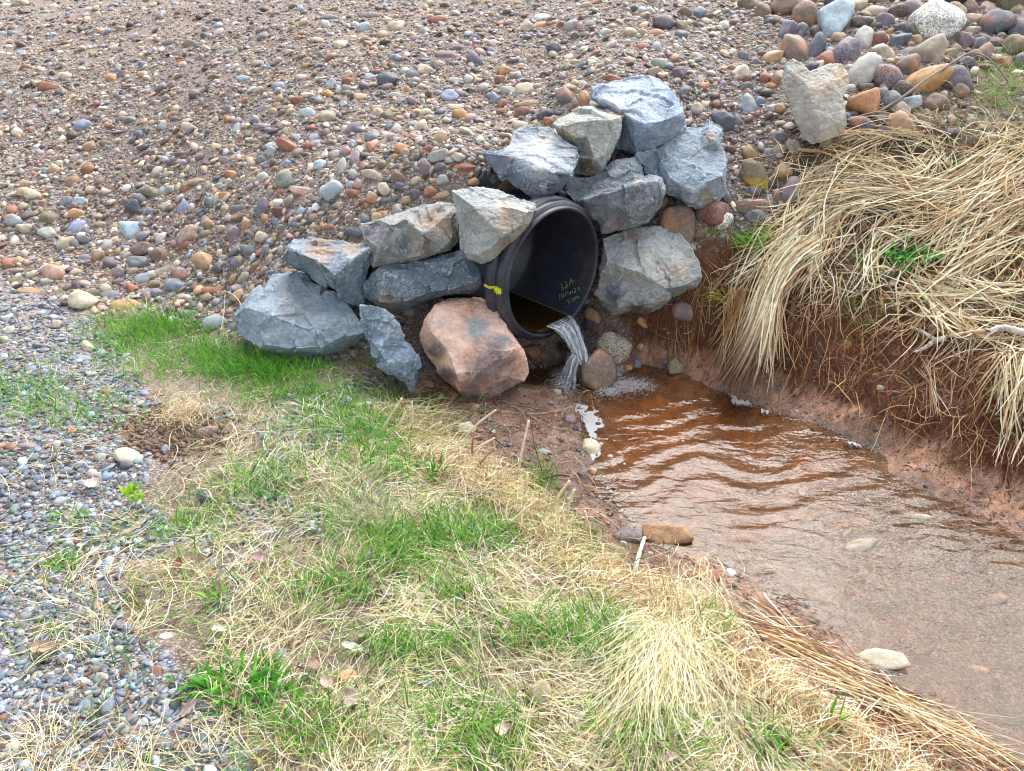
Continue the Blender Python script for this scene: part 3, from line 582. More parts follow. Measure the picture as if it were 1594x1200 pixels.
def sheet(path, name, parent=None, seg=18, thick=.007, sd=0):
    """path: (px,py,y, half-width m, across direction)"""
    P = np.array([at_y(a, b, y) for a, b, y, _, _ in path]); W = np.array([w for *_, w, _ in path]); X = np.array([d for *_, d in path], float)
    tt = np.linspace(0, len(path) - 1, 40); ii = np.clip(tt.astype(int), 0, len(path) - 2); f = (tt - ii); f = f * f * (3 - 2 * f) * .4 + f * .6
    L = lambda A: A[ii] + (A[ii + 1] - A[ii]) * (f if A.ndim == 1 else f[:, None])
    P, W, X = L(P), L(W), L(X); X /= np.linalg.norm(X, axis=1, keepdims=True); V = []; U = []; F = []
    T = np.gradient(P, axis=0); T /= np.linalg.norm(T, axis=1, keepdims=True); N = np.cross(X, T)
    for i in range(40):
        for k in range(seg):
            a = 2 * math.pi * k / seg; h = thick * (.6 + .4 * math.sin(a * 3 + i * .05)) * (1 + .25 * math.sin(k * 2.4 + sd))
            V.append(P[i] + X[i] * W[i] * math.cos(a) * (1 + .06 * math.sin(i * .6 + k)) + N[i] * h * math.sin(a)); U.append((math.cos(a) * .5 + sd, i / 40, math.sin(a) * .2))
    for i in range(39):
        for k in range(seg): j = (k + 1) % seg; F.append((i * seg + k, i * seg + j, (i + 1) * seg + j, (i + 1) * seg + k))
    o = make_mesh(name, V, F, M['jet'], parent=parent); a = o.data.attributes.new('Flow', 'FLOAT_VECTOR', 'POINT'); a.data.foreach_set('vector', np.array(U, np.float32).ravel()); return o
def fall(name, lab, n, start, end, width0, width1, rad, seed, zig=.004):
    """a bunch of merging threads of water, thrown off the lip and falling in an arc"""
    r = np.random.default_rng(seed); V = []; F = []; U_ = []; K = 22; S = 8; o_ = 0
    for i in range(n):
        u = r.uniform(-1, 1); a = start + PH * u * width0; b_ = end + np.array([u * width1, r.normal() * width1 * .5, 0]) + r.normal(size=3) * [.004, .004, .006]; k1 = r.uniform(.6, 1); r0 = rad * r.uniform(.5, 1.3); ph = r.uniform(0, 6)
        t = np.linspace(0, 1, K)[:, None]; Pm = a + (b_ - a) * [1, 1, 0] * t ** .8 + np.array([0, 0, 1]) * (b_ - a)[2] * t ** (1.7 * k1 + .3); Pm = Pm + np.stack([np.sin(t[:, 0] * 9 + ph), np.cos(t[:, 0] * 7 + ph), 0 * t[:, 0]], 1) * zig * t
        for q in range(K):
            rr = r0 * (1.25 - .6 * q / K) * (1 + .35 * math.sin(q * 1.3 + ph) * q / K)
            for k in range(S): al = 2 * math.pi * k / S; V.append(Pm[q] + (PH * math.cos(al) * 1.7 + np.cross(PH, [0, .6, -.8]) * math.sin(al) * .7) * rr); U_.append((u + math.cos(al) * .1, q / K, math.sin(al) * .1))
        for q in range(K - 1):
            for k in range(S): j = (k + 1) % S; F.append((o_ + q * S + k, o_ + q * S + j, o_ + (q + 1) * S + j, o_ + (q + 1) * S + k))
        o_ += K * S
    o = make_mesh(name, V, F, M['jet'], loc=start); a = o.data.attributes.new('Flow', 'FLOAT_VECTOR', 'POINT'); a.data.foreach_set('vector', np.array(U_, np.float32).ravel()); return tag(o, lab, 'falling water')
lip = PC - PA * -.004 + PV * (lv + .004) + PH * .03
fall('falling_water', 'clear bluish stream of water falling from the pipe rim onto the wet brown stone', 64, lip, at_y(906, 562, 3.03), .068, .022, .0062, 1, .002)
fall('falling_water', 'foamy side trickle splashing down left of the wet brown stone', 30, at_y(901, 548, 3.04), at_z(881, 602, WZ), .016, .032, .005, 2, .006)
# foam: lather heaps at the splash, flat scum and drifting bubbles
def m_foam():
    m, t, b, o = mat('foam'); v = wpos(t); b.inputs['Base Color'].default_value = (.9, .93, .96, 1); b.inputs['Roughness'].default_value = .35
    vo = nd(t, 'ShaderNodeTexVoronoi', {'Vector': v, 'Scale': 260}).outputs[0]; bump(t, vo, .9, .004, b); b.inputs['Alpha'].default_value = .62
    return m
M['foam'] = m_foam()
FV = []; FF = []; fo = 0; D1, F1 = ico(1)
def bub(P, r, fl=.6):
    global fo
    FV.append(P + D1 * np.array([r, r, r * fl])); FF.append(F1 + fo); fo += len(D1)
def foam_cloud(cx, cy_, sx, sy, n, r0, r1, up=.01):
    a = np.stack([cx + rng.normal(size=n) * sx, cy_ + rng.normal(size=n) * sy], 1)
    for x, y in a: P = at_z(x, y, WZ); P[2] += abs(rng.normal()) * up; bub(P, rng.uniform(r0, r1), rng.uniform(.4, .9))
foam_cloud(880, 600, 8, 7, 900, .001, .0034, .022); foam_cloud(870, 598, 8, 7, 260, .0008, .003, .02); foam_cloud(888, 578, 5, 10, 260, .001, .003, .06)
foam_cloud(978, 600, 16, 6, 1000, .001, .0032, .008); foam_cloud(948, 609, 12, 4, 460, .001, .0034, .006); foam_cloud(962, 582, 4, 9, 260, .001, .003, .012); foam_cloud(1008, 603, 14, 5, 260, .0007, .0022, .003)
foam_cloud(960, 618, 22, 5, 70, .001, .0025, .002)
for _ in range(70):
    x, y = random.uniform(935, 1200), random.uniform(625, 760); P = at_z(x, y, WZ + .001); bub(P, random.choice((.001, .0015, .0015, .002, .004)), .35)
for x, y, r in ((935,691,.012),(950,710,.013),(945,760,.007),(940,742,.006),(951,765,.008),(965,732,.006),(984,768,.009),(1063,686,.006),(972,722,.006),(1194,716,.004),(942,750,.005)): bub(at_z(x, y, WZ + .001), r, .25)
for x, y in ((905,632),(922,640),(936,656),(934,668),(926,684),(916,676),(905,648),(897,638),(930,706),(918,714)): foam_cloud(x, y, 4, 3, 16, .0008, .0026, .001)
for x, y in ((1140,616),(1155,624),(1172,632),(1195,640),(1325,688),(1338,694)): foam_cloud(x, y, 5, 2, 18, .0008, .0024, .001)
f1 = make_mesh('foam', np.concatenate(FV), np.concatenate(FF), M['foam']); tag(f1, 'white bubbly foam splashed round the wet brown stone below the pipe and drifting on the water', kind='stuff')
def scum(pts, holes=()):
    q = np.array(pts, float); c = q.mean(0); V = []; F = []; X = np.arange(q[:, 0].min() - 3, q[:, 0].max() + 3, .8); Y = np.arange(q[:, 1].min() - 3, q[:, 1].max() + 3, .8)
    gx_, gy_ = np.meshgrid(X, Y); w_ = np.stack([gx_, gy_], -1); ins = inpoly(gx_ + 3.2 * fbm(w_, .22, 3, 8), gy_ + 3.2 * fbm(w_, .22, 3, 9), [tuple(a) for a in q])
    for hx, hy, hr in holes: ins &= np.hypot(gx_ - hx, (gy_ - hy) * 1.6) > hr
    idx = np.arange(gx_.size).reshape(gx_.shape); Fq = np.stack([idx[:-1, :-1], idx[1:, :-1], idx[1:, 1:], idx[:-1, 1:]], -1).reshape(-1, 4); Fq = Fq[ins.ravel()[Fq].all(1)]
    P = at_z(gx_, gy_, WZ + .003).reshape(-1, 3); P[:, 2] += .0012 * fbm(P[:, :2], 60, 2, 4); used = np.unique(Fq); mp = np.full(len(P), -1); mp[used] = np.arange(len(used))
    top = P[used]; bot = top - [0, 0, .005]; n = len(top); Fq = mp[Fq]; E = np.concatenate([Fq[:, [i, (i + 1) % 4]] for i in range(4)]); key = {tuple(e) for e in E.tolist()}
    side = [(a, b, b + n, a + n) for a, b in key if (b, a) not in key]
    o = make_mesh('foam', np.concatenate([top, bot]), np.concatenate([Fq, np.array(side)]), M['foam']); return o
tag(scum([(893,630),(905,628),(918,632),(928,634),(931,640),(922,644),(932,650),(940,658),(938,664),(930,668),(928,678),(924,690),(918,690),(919,678),(911,668),(908,655),(903,645),(893,640)], [(919,637,5),(931,659,4),(912,640,2)]), 'white foam strip curling along the left edge of the pool', kind='stuff')
tag(scum([(1133,613),(1142,611),(1150,620),(1168,624),(1175,629),(1160,629),(1150,633),(1140,626)]), 'white foam scrap caught at the tip of the hanging straw', kind='stuff')
tag(scum([(1176,636),(1188,637),(1203,642),(1190,642)]), 'thin foam line along the clay edge beyond the hanging straw', kind='stuff')
tag(scum([(1312,684),(1330,688),(1344,693),(1340,697),(1320,690)]), 'thin foam line at the far right bend of the pool edge', kind='stuff')
tag(scum([(915,702),(928,706),(936,700),(937,708),(925,716),(916,712)],[(924,703,3)]), 'white foam wrapped round the cream stone at the left edge of the pool', kind='stuff')

# ------------------------------------------------------------------ single stones: place, size, tilt, colour and shape read off the photograph
CN = {'blue-grey': (122,142,168), 'dark slate': (88,96,112), 'slate grey': (118,124,134), 'light blue': (160,190,208), 'pale blue-grey': (160,174,184), 'periwinkle': (140,155,195), 'cream': (212,200,170), 'white': (222,222,216),
      'pale grey': (178,178,172), 'rust': (170,100,66), 'orange': (204,138,78), 'mustard': (206,150,52), 'amber': (206,150,90), 'tan': (186,160,126), 'beige': (186,172,150), 'brown': (134,108,90), 'dark brown': (94,76,66),
      'mauve': (134,118,128), 'dark mauve': (104,90,102), 'purple-grey': (122,114,132), 'pinkish': (190,154,138), 'wine red': (120,62,70), 'olive': (130,122,88), 'orange-tan': (196,152,106), 'black': (62,64,72), 'green-grey': (132,144,132), 'reddish brown': (140,90,72)}
CK = list(CN)
def SC(s): return next(k for k in CK if k.replace(' ', '').startswith(s) or ''.join(w[0] for w in k.replace('-', ' ').split()) == s)
LST = []
def stones(ox, oy, sc, txt):
    for row in txt.split(';'):
        f = row.split()
        if not f: continue
        x, y, w, h, a = map(float, f[:5]); LST.append([ox + x / sc, oy + y / sc, w / sc, h / sc, a, f[5], f[6] if len(f) > 6 else 'r', f[7] if len(f) > 7 else ''])
# columns: x y width height tilt colour shape, in the units of the enlarged crop
stones(340, 100, 3.985, '''1055 90 140 95 0 darkslate;1435 190 125 80 0 periwinkle f;1285 25 100 60 -5 cream f;560 295 120 60 -8 lightblue f;845 385 95 105 -30 purple-grey;960 440 110 80 -15 slategrey;680 320 120 80 5 beige;
435 500 175 62 -25 rust r;565 505 82 60 -10 rust;1140 515 100 75 0 orange;1265 375 90 80 -30 cream;1500 310 100 60 -5 mustard;1380 450 80 70 0 tan;945 510 60 72 0 rust;875 530 72 60 0 palegrey a;850 580 80 105 15 mauve a;770 620 66 105 0 palegrey;
632 615 85 60 10 lightblue f;420 700 122 108 -20 green-grey;715 765 158 132 5 paleblue-grey a;280 695 85 60 0 white a;75 680 90 55 0 orange;40 805 80 50 -20 orange f;525 780 195 60 -8 pinkish c;965 680 190 52 -25 beige f;1130 705 130 58 -32 brown;
1030 765 88 82 0 cream;1120 745 100 60 -28 darkslate;1370 560 142 68 8 palegrey a;1285 620 85 112 22 mauve;1375 630 80 62 20 slategrey;1520 630 150 42 -5 rust f;1485 570 90 60 -15 beige;1390 705 90 60 0 palegrey a;1225 715 82 45 20 beige;1050 310 112 60 35 olive a;
285 870 90 118 -5 purple-grey;380 910 112 60 -5 winered a;375 855 70 50 0 white;120 890 122 42 -3 slategrey f;490 220 102 60 0 rust;1320 775 92 70 0 rust;1210 800 132 66 -5 darkmauve f;1375 805 122 42 8 tan f;1015 925 85 45 0 orange;840 795 95 55 -10 rust;
130 945 120 50 0 brown;275 1060 92 72 0 cream;100 1040 85 105 20 mauve;195 1140 142 56 -25 slategrey;840 1030 132 66 -5 darkslate;300 1140 62 72 0 slategrey;1240 290 80 45 0 orange;1175 155 45 42 0 orange;935 68 62 42 0 paleblue-grey c;700 110 80 62 10 paleblue-grey c;
800 105 72 50 0 rust;160 85 100 36 0 lightblue f;545 10 70 35 0 mustard;1200 60 92 80 -20 darkslate c;1552 90 62 56 0 white a;1470 262 112 45 -10 cream f;1100 190 95 40 0 palegrey f;460 215 60 40 0 tan;1470 95 95 50 -25 palegrey a;
1160 540 60 60 0 tan;1200 445 44 44 0 orange;1060 385 62 60 0 darkslate a;1110 400 62 50 -20 palegrey;680 180 62 46 0 mustard;875 200 110 50 0 orange-tan f;780 245 45 35 0 lightblue;490 450 50 38 0 lightblue f;600 440 80 40 0 periwinkle c;120 385 62 52 0 paleblue-grey c;
230 345 72 40 0 purple-grey;275 275 80 45 30 purple-grey c;330 535 70 66 20 paleblue-grey;200 570 110 32 20 tan f;660 545 50 60 0 cream a;725 555 66 46 0 palegrey;790 540 80 70 0 mauve;270 590 90 42 0 slategrey f;435 610 50 32 0 periwinkle;60 335 60 50 20 mustard;
410 370 72 60 0 beige a;580 385 72 40 0 rust;1170 320 44 36 0 pinkish;1410 320 50 30 0 purple-grey;1050 545 66 42 0 slategrey;590 740 60 40 0 mauve c;875 735 72 60 -20 pinkish;215 718 60 40 0 beige;1340 715 50 30 0 tan;1080 625 40 24 0 cream f;515 905 72 38 0 lightblue;
610 880 62 52 0 white a;745 870 56 46 0 pinkish t;960 820 80 66 -10 orange-tan a;1165 835 66 50 0 tan;1050 835 92 40 0 slategrey;920 870 40 44 0 orange;290 950 55 50 0 orange a;355 970 48 48 0 blue-grey;700 840 70 46 0 dark mauve a;45 590 100 44 -25 purple-grey f'''.replace('dark mauve', 'darkmauve'))
stones(0, 0, 2.657, '''545 945 140 92 0 lightblue t;555 848 75 50 0 darkslate;785 960 86 76 0 pinkish a;860 922 66 44 0 olive;590 1022 96 60 0 brown a;665 1045 78 62 0 brown;575 1082 92 60 0 slategrey;845 1070 92 70 0 orange-tan a;225 1120 102 66 -12 pinkish;
600 1140 86 40 25 paleblue-grey f;750 1125 72 62 0 mauve;720 1168 86 48 0 paleblue-grey;545 1190 62 40 -25 rust a;200 960 76 50 0 palegrey;275 1000 78 56 0 beige a;205 895 76 52 0 olive;320 878 72 42 0 amber;320 932 72 64 0 periwinkle c;415 925 60 36 0 tan a;
300 745 60 50 0 orange-tan;370 690 60 62 0 rust;225 695 52 46 0 tan;140 800 78 38 0 cream;335 828 70 28 0 lightblue f;630 790 92 40 -15 olive;675 785 46 36 0 lightblue c;820 747 92 28 0 tan f;780 770 92 30 0 brown f;770 520 56 40 0 beige;765 845 66 60 0 periwinkle c;
350 515 80 46 0 periwinkle;195 355 82 36 0 rust;500 115 60 24 0 tan;790 180 82 28 -5 olive f;520 305 72 24 0 darkslate f;592 305 50 34 0 pinkish;585 815 70 48 -15 slategrey;275 830 52 56 0 slategrey a;370 600 60 40 0 tan;460 320 50 32 0 orange;270 310 56 40 0 cream;
60 905 76 50 0 paleblue-grey;105 940 70 44 0 beige;40 1085 60 50 0 rust;75 1075 50 40 0 orange-tan;110 790 72 40 0 tan;70 1150 76 60 0 olive c;200 1160 56 36 0 palegrey;330 1170 60 44 0 dark mauve;460 1080 62 50 0 dark mauve;495 1120 58 56 0 mauve;
410 1050 62 46 0 tan;445 1010 40 50 0 palegrey;350 985 62 36 0 slategrey;475 990 46 30 0 cream;640 1170 50 36 0 olive;680 1110 100 24 30 beige c;870 830 40 36 0 blue-grey;620 870 30 30 0 blue-grey;515 830 36 30 0 mauve'''.replace('dark mauve', 'darkmauve'))
stones(500, 0, 2.657, '''305 105 82 58 0 cream;175 115 60 40 0 lightblue;85 182 72 42 0 cream;485 80 92 30 5 rust;632 240 62 68 20 purple-grey;850 105 62 60 0 beige a;910 70 72 30 0 lightblue f;905 101 62 26 0 amber f;1415 95 102 62 -5 darkmauve;
1490 108 50 50 0 olive a;1490 145 56 40 0 slategrey;1270 140 80 34 -5 tan;1325 135 52 34 0 tan;1385 132 72 26 0 amber;1565 50 62 46 0 blue-grey;965 200 60 50 30 darkslate;845 360 88 46 0 cream f;775 372 72 34 -10 palegrey;720 400 46 50 0 blue-grey;
1010 390 72 84 20 mauve;1085 400 58 72 0 amber;1055 432 62 54 0 brown a;750 425 50 34 0 rust;850 425 112 22 4 orange-tan f;745 460 46 32 0 rust;830 460 62 46 0 reddishbrown;930 466 86 50 0 darkslate;945 500 50 46 20 rust;825 515 72 46 0 cream;
1395 258 84 40 -28 green-grey;1370 298 52 50 0 tan a;1480 300 62 56 0 darkmauve;1275 247 42 30 0 amber;1550 445 52 50 0 beige;1500 370 46 56 -20 slategrey;755 290 62 40 0 amber;740 325 50 40 0 rust;760 752 70 56 0 amber a;800 792 62 18 0 amber f;
715 735 56 30 15 periwinkle f;630 745 50 36 0 amber;40 70 90 26 0 slategrey f;200 62 90 26 0 slategrey f;1120 95 50 26 0 palegrey;1035 105 62 42 0 palegrey;1175 130 62 34 0 palegrey;560 195 62 26 0 mauve;515 222 92 34 0 mauve f;380 350 40 26 0 slategrey;
1330 190 60 24 0 rust f;1440 210 40 30 0 pinkish;1555 235 50 40 0 beige a;1205 320 70 26 -20 rust f;1050 330 50 26 0 rust;1570 330 30 40 0 cream;20 100 46 36 0 palegrey;1090 260 40 26 0 darkslate;640 145 56 26 0 slategrey f;1500 50 60 40 0 brown;1050 145 40 32 0 olive''')
stones(1140, 0, 3.51, '''575 95 222 205 10 lightblue a;1110 98 280 218 0 white r g;395 78 150 150 10 brown;345 255 150 188 20 brown;455 248 100 158 -20 darkslate;512 318 112 98 0 rust;608 268 172 182 -10 purple-grey r g;712 200 102 142 -25 palegrey;
710 375 150 205 -38 palegrey;845 412 166 152 0 mauve r g;822 288 142 98 -22 beige;1070 290 202 138 8 beige a;945 355 130 125 -10 brown;1050 430 292 128 26 mustard;1205 430 160 150 0 purple-grey;1425 128 166 132 35 darkslate;1560 150 150 132 30 purple-grey;
800 205 92 76 0 reddishbrown;1340 235 92 74 0 purple-grey;1428 222 92 56 -10 mauve;1310 158 82 42 0 beige;775 55 142 60 -12 palegrey f;757 120 70 70 0 olive;910 215 142 70 25 darkslate a;715 558 182 142 0 orange a;868 540 132 112 0 slategrey;700 672 152 100 0 darkmauve;
910 662 160 116 15 orange-tan a;970 545 122 92 15 paleblue-grey a;1110 545 140 104 0 brown;218 308 128 66 20 orange-tan;165 55 92 92 0 brown;235 102 76 44 0 beige;45 390 92 80 -30 cream a;180 420 72 58 0 rust;215 465 62 38 0 mustard;72 470 82 50 0 slategrey;
90 562 86 110 0 paleblue-grey;255 590 66 50 0 orange-tan;195 588 46 34 0 lightblue;252 740 102 66 0 purple-grey a;130 930 128 200 42 olive;275 926 104 88 0 orange-tan;208 832 96 62 -35 slategrey c;95 820 86 116 10 olive;327 1020 142 166 -10 mauve;245 1060 72 78 0 brown;
120 1112 214 108 0 brown f w;132 1176 122 90 0 slategrey;250 810 90 66 0 tan a;345 800 80 100 25 beige c;700 300 40 40 0 tan;90 20 120 70 0 olive;610 20 60 50 0 darkslate;900 60 110 70 0 darkbrown;1000 215 62 48 0 orange-tan;1130 235 90 66 0 cream a;
640 480 60 50 0 palegrey;430 355 92 54 0 darkslate;1240 490 90 90 0 brown;730 470 90 60 0 darkbrown;960 275 110 42 32 slategrey c;1300 30 70 80 0 brown;1540 45 70 50 0 tan;120 335 60 50 0 mauve;45 580 40 40 0 periwinkle;30 650 60 80 0 slategrey;110 745 56 34 0 paleblue-grey;
150 545 50 60 0 blue-grey;310 780 36 66 0 cream f;1445 270 70 36 0 slategrey;1400 30 100 60 10 pinkish c;860 170 36 30 0 orange;1220 260 60 40 0 beige;60 300 60 50 0 slategrey a''')
stones(740, 100, 3.985, '''1256 962 222 262 0 brown;1480 900 190 160 0 reddishbrown;1545 960 110 100 0 white r g;1375 262 80 76 20 cream a;1535 340 150 130 0 darkslate a;1400 900 70 120 0 darkbrown;1560 800 60 90 0 slategrey;
1350 380 50 36 0 palegrey;620 1095 10 10 0 brown''')
stones(740, 300, 3.985, '''860 932 222 216 0 cream r s;735 740 110 112 0 orange-tan;698 802 66 74 10 darkslate a;1036 790 78 76 0 orange a;1025 946 58 54 0 amber;1255 1062 112 124 0 olive a;1288 712 144 122 -15 mauve;350 972 130 92 -8 rust;952 1082 46 40 0 amber f;
735 975 46 60 0 darkmauve;1005 1050 60 70 25 blue-grey a;1178 1040 56 36 0 darkmauve;1400 240 90 70 0 brown;1330 90 60 60 0 darkbrown''')
stones(0, 400, 2.657, '''345 176 116 78 -5 cream;540 192 156 50 0 amber c;900 262 122 74 5 paleblue-grey a;235 275 42 36 0 beige;365 368 56 44 0 cream;520 820 114 66 -8 cream a;112 778 62 42 15 mauve;860 985 98 50 0 darkslate;150 138 156 26 -5 tan c;265 395 32 28 0 blue-grey;190 475 42 26 0 blue-grey;
300 715 36 32 0 orange;682 790 36 40 0 blue-grey;860 722 92 66 0 mauve a;810 125 46 26 0 rust;857 134 66 34 0 orange;900 128 46 40 -40 orange c;985 156 66 44 5 orange-tan;985 122 66 32 0 paleblue-grey;645 142 72 38 0 slategrey;730 112 92 50 0 blue-grey;415 825 50 36 0 palegrey;
525 860 60 40 0 dark slate;425 555 56 26 0 rust;80 650 60 26 0 palegrey;460 150 90 44 -20 slategrey c;745 65 72 60 0 mauve;250 135 40 60 -20 olive c;345 415 70 26 0 periwinkle c;275 880 50 26 0 blue-grey;1050 125 40 40 0 palegrey;940 190 36 26 0 slategrey;780 230 90 36 10 green-grey c;15 780 50 26 0 orange'''.replace('dark slate', 'darkslate'))
stones(0, 750, 2.657, '''440 925 58 72 0 blue-grey;835 1060 72 62 0 blue-grey a;375 650 98 50 5 blue-grey a;430 605 56 40 0 slategrey;530 605 50 46 0 slategrey;905 435 118 72 0 brown f;1435 798 82 60 0 orange;690 910 52 32 0 cream a;690 840 56 22 0 pinkish c;338 822 62 42 0 palegrey;
1150 708 72 66 0 paleblue-grey c;885 660 62 44 0 green-grey;870 375 30 28 0 orange;1072 218 52 28 0 blue-grey f;75 1010 84 70 10 palegrey c;30 1050 72 40 0 slategrey;610 498 40 30 0 paleblue-grey;520 207 40 30 0 orange-tan;118 214 40 32 0 blue-grey;450 315 50 30 0 lightblue c;
205 505 54 30 0 blue-grey;110 1165 60 52 0 lightblue a;970 1020 36 28 0 cream;435 1045 60 34 0 slategrey;410 425 76 30 0 slategrey f;765 1000 50 50 0 beige;25 825 70 44 10 lightblue c;490 660 44 36 0 darkslate;1060 1030 40 28 0 beige;1145 1070 36 40 0 orange;180 890 50 34 0 blue-grey''')
stones(500, 750, 2.657, '''905 862 122 112 0 tan a;1428 212 212 112 -16 amber a;1264 218 136 62 -12 mauve;190 310 62 56 0 purple-grey;250 1058 46 46 0 black;972 1095 40 36 10 blue-grey;820 1105 62 28 0 darkslate c;560 755 40 36 0 beige;668 782 50 24 0 darkslate f;1150 235 40 30 0 orange-tan;1245 255 44 30 0 palegrey;
930 1118 30 36 0 blue-grey''')
stones(994, 750, 2.657, '''1162 146 112 42 -8 cream f w;925 258 152 54 5 palegrey f w;382 372 48 42 0 white;722 566 62 40 0 olive;682 506 60 38 0 slategrey;1465 487 120 44 8 pinkish f w;980 725 236 100 0 cream a;1412 770 76 40 0 pinkish f w;1155 880 72 54 0 wine red a;1002 845 40 40 0 black a;275 385 136 56 -5 brown f;
870 455 50 30 0 rust f w;340 447 30 26 0 palegrey;1450 1075 70 26 0 darkslate f w;820 515 30 22 0 rust a;918 740 26 26 0 paleblue-grey;40 297 44 26 0 palegrey;1212 878 40 26 0 reddishbrown'''.replace('wine red', 'winered'))
stones(450, 550, 3.188, '''882 368 92 62 0 cream;690 145 82 34 -15 amber f;780 170 72 34 -10 rust f;925 265 44 32 0 orange-tan;1390 322 66 52 25 mauve;1492 458 96 92 -25 cream a;1265 482 72 36 0 paleblue-grey f;690 52 70 36 -30 purple-grey f;755 212 32 30 0 cream;815 205 52 42 -20 reddishbrown;950 385 40 26 0 mauve;
1100 505 60 40 0 mauve;1420 370 30 36 0 black;1455 590 50 50 0 slategrey a;1505 580 44 40 0 orange-tan;1390 728 40 36 0 pale grey;960 280 50 36 0 darkmauve;1330 190 46 34 0 beige'''.replace('pale grey', 'palegrey'))
stones(1040, 240, 2.857, '''795 838 44 46 20 orange a;1268 980 36 48 -15 blue-grey c;945 1035 36 30 0 cream a;1330 695 60 60 0 white c;1230 1098 40 30 0 mauve;570 1052 42 38 0 brown a;925 978 40 30 0 brown;30 1170 20 20 0 rust''')
stones(0, 0, 1, '929 584 62 64 0 brown a w;505 381 34 22 5 blue-grey c')
TOPCHIP = (505, 381)
LAND = [(465,490,'the big pale lower-left slate boulder'),(510,410,'the blocky boulder with pebbles on top'),(612,545,'the narrow leaning slab'),(660,437,'the long low slab'),(645,368,'the brown-patched boulder'),(770,345,'the boulder overhanging the pipe rim'),
        (828,250,'the pale-topped slab'),(918,218,'the wedge-shaped boulder'),(990,180,'the topmost boulder'),(955,305,'the ridged boulder above the pipe'),(1065,255,'the flat diamond-shaped slab'),(1010,420,'the cream-veined boulder'),(740,545,'the pinkish boulder'),
        (868,420,'the pipe mouth'),(205,355,'the light blue triangular chip'),(445,276,'the pale green-grey pebble above the blocky boulder'),(520,292,'the large heart-shaped pale pebble'),(604,122,'the dark slate cobble'),(700,147,'the periwinkle oval pebble'),(130,465,'the cream oval stone by the path gravel'),
        (195,708,'the cream chunk on the bare soil'),(939,550,'the salt-and-pepper stone'),(928,584,'the wet brown stone under the falling water'),(1035,828,'the tan wedge stone at the water edge'),(1362,1024,'the long cream rock in the shallows'),(1268,160,'the big flat cream boulder'),
        (1439,122,'the mustard-yellow cobble'),(1456,28,'the white speckled cobble'),(1304,25,'the light blue block at the top'),(1177,265,'the olive two-toned cobble'),(1056,341,'the brown cobble under the diamond slab'),(370,1065,'the bright green leafy clump'),(340,913,'the flat brown stone in the grass'),
        (840,1074,'the tan stone set in the straw'),(541,1050,'the round orange pebble in the grass'),(1033,36,'the dark mauve cobble near the top'),(615,39,'the cream pebble near the top edge'),(1418,410,'the round-leaved green weed'),(1130,590,'the hanging straw tuft'),(479,100,'the small mustard pebble'),(281,196,'the small beige pebble mid-bank'),
        (85,420,'the pinkish oval cobble'),(132,194,'the pale lavender pebble'),(75,134,'the rust pebble at the upper left'),(820,40,'the beige cube-like pebble'),(1055,97,'the green-grey slanted pebble'),(40,1070,'the grey path gravel corner'),(1580,45,'the top right corner of the stones'),(300,390,'the orange-tan block pebble'),(450,225,'the long rust pebble')]
labels_used = set()
SHW = {'r': 'rounded', 'f': 'flat', 'a': 'blocky', 'c': 'thin angular', 't': 'triangular'}
def describe(x, y, w, h, cn, sh, fl):
    noun = 'chip' if sh in 'ct' else ('cobble' if max(w, h) > 38 else 'pebble')
    asp = 'long ' if max(w, h) > 1.8 * min(w, h) else ''
    sz = 'large ' if max(w, h) > 45 else ('small ' if max(w, h) < 17 else '')
    col = {'g': 'speckled ' + cn, 's': 'black-and-white speckled', 'w': 'wet ' + cn}.get(fl, cn)
    ds = sorted((math.hypot(x - a, y - b), a, b, t) for a, b, t in LAND if math.hypot(x - a, y - b) > 6)
    def relw(d, a, b):
        dx, dy = x - a, y - b
        r = ('right of' if dx > 0 else 'left of') if abs(dx) > abs(dy) * 2 else (('below' if dy > 0 else 'above') if abs(dy) > abs(dx) * 2 else ('below' if dy > 0 else 'above') + (' and right of' if dx > 0 else ' and left of'))
        return ('just ' if d < 45 else ('well ' if d > 130 else '')) + r
    for desc in (f'{asp}{col} {SHW[sh]} {noun}', f'{sz}{asp}{col} {SHW[sh]} {noun}'):
        for k in range(4):
            d, a, b, t = ds[k]; s = f'{desc} {relw(d, a, b)} {t}'
            if len(s.split()) <= 16 and s not in labels_used: labels_used.add(s); return s, noun
    for q in ('darker', 'paler', 'duller', 'tilted', 'half-buried', 'smooth', 'rough', 'low-lying', 'loose', 'dusty'):
        s = f'{q} {desc} {relw(*ds[0][:3])} {ds[0][3]}'
        if s not in labels_used and len(s.split()) <= 16: labels_used.add(s); return s, noun
    return None, noun
def frame(n, a):
    n = n / np.linalg.norm(n); u = np.array([1., 0, 0]) - n * n[0]; u /= np.linalg.norm(u); v = np.cross(n, u)
    ca, sa = math.cos(R(a)), math.sin(R(a)); return np.stack([u * ca + v * sa, -u * sa + v * ca, n], 1)
taken = []
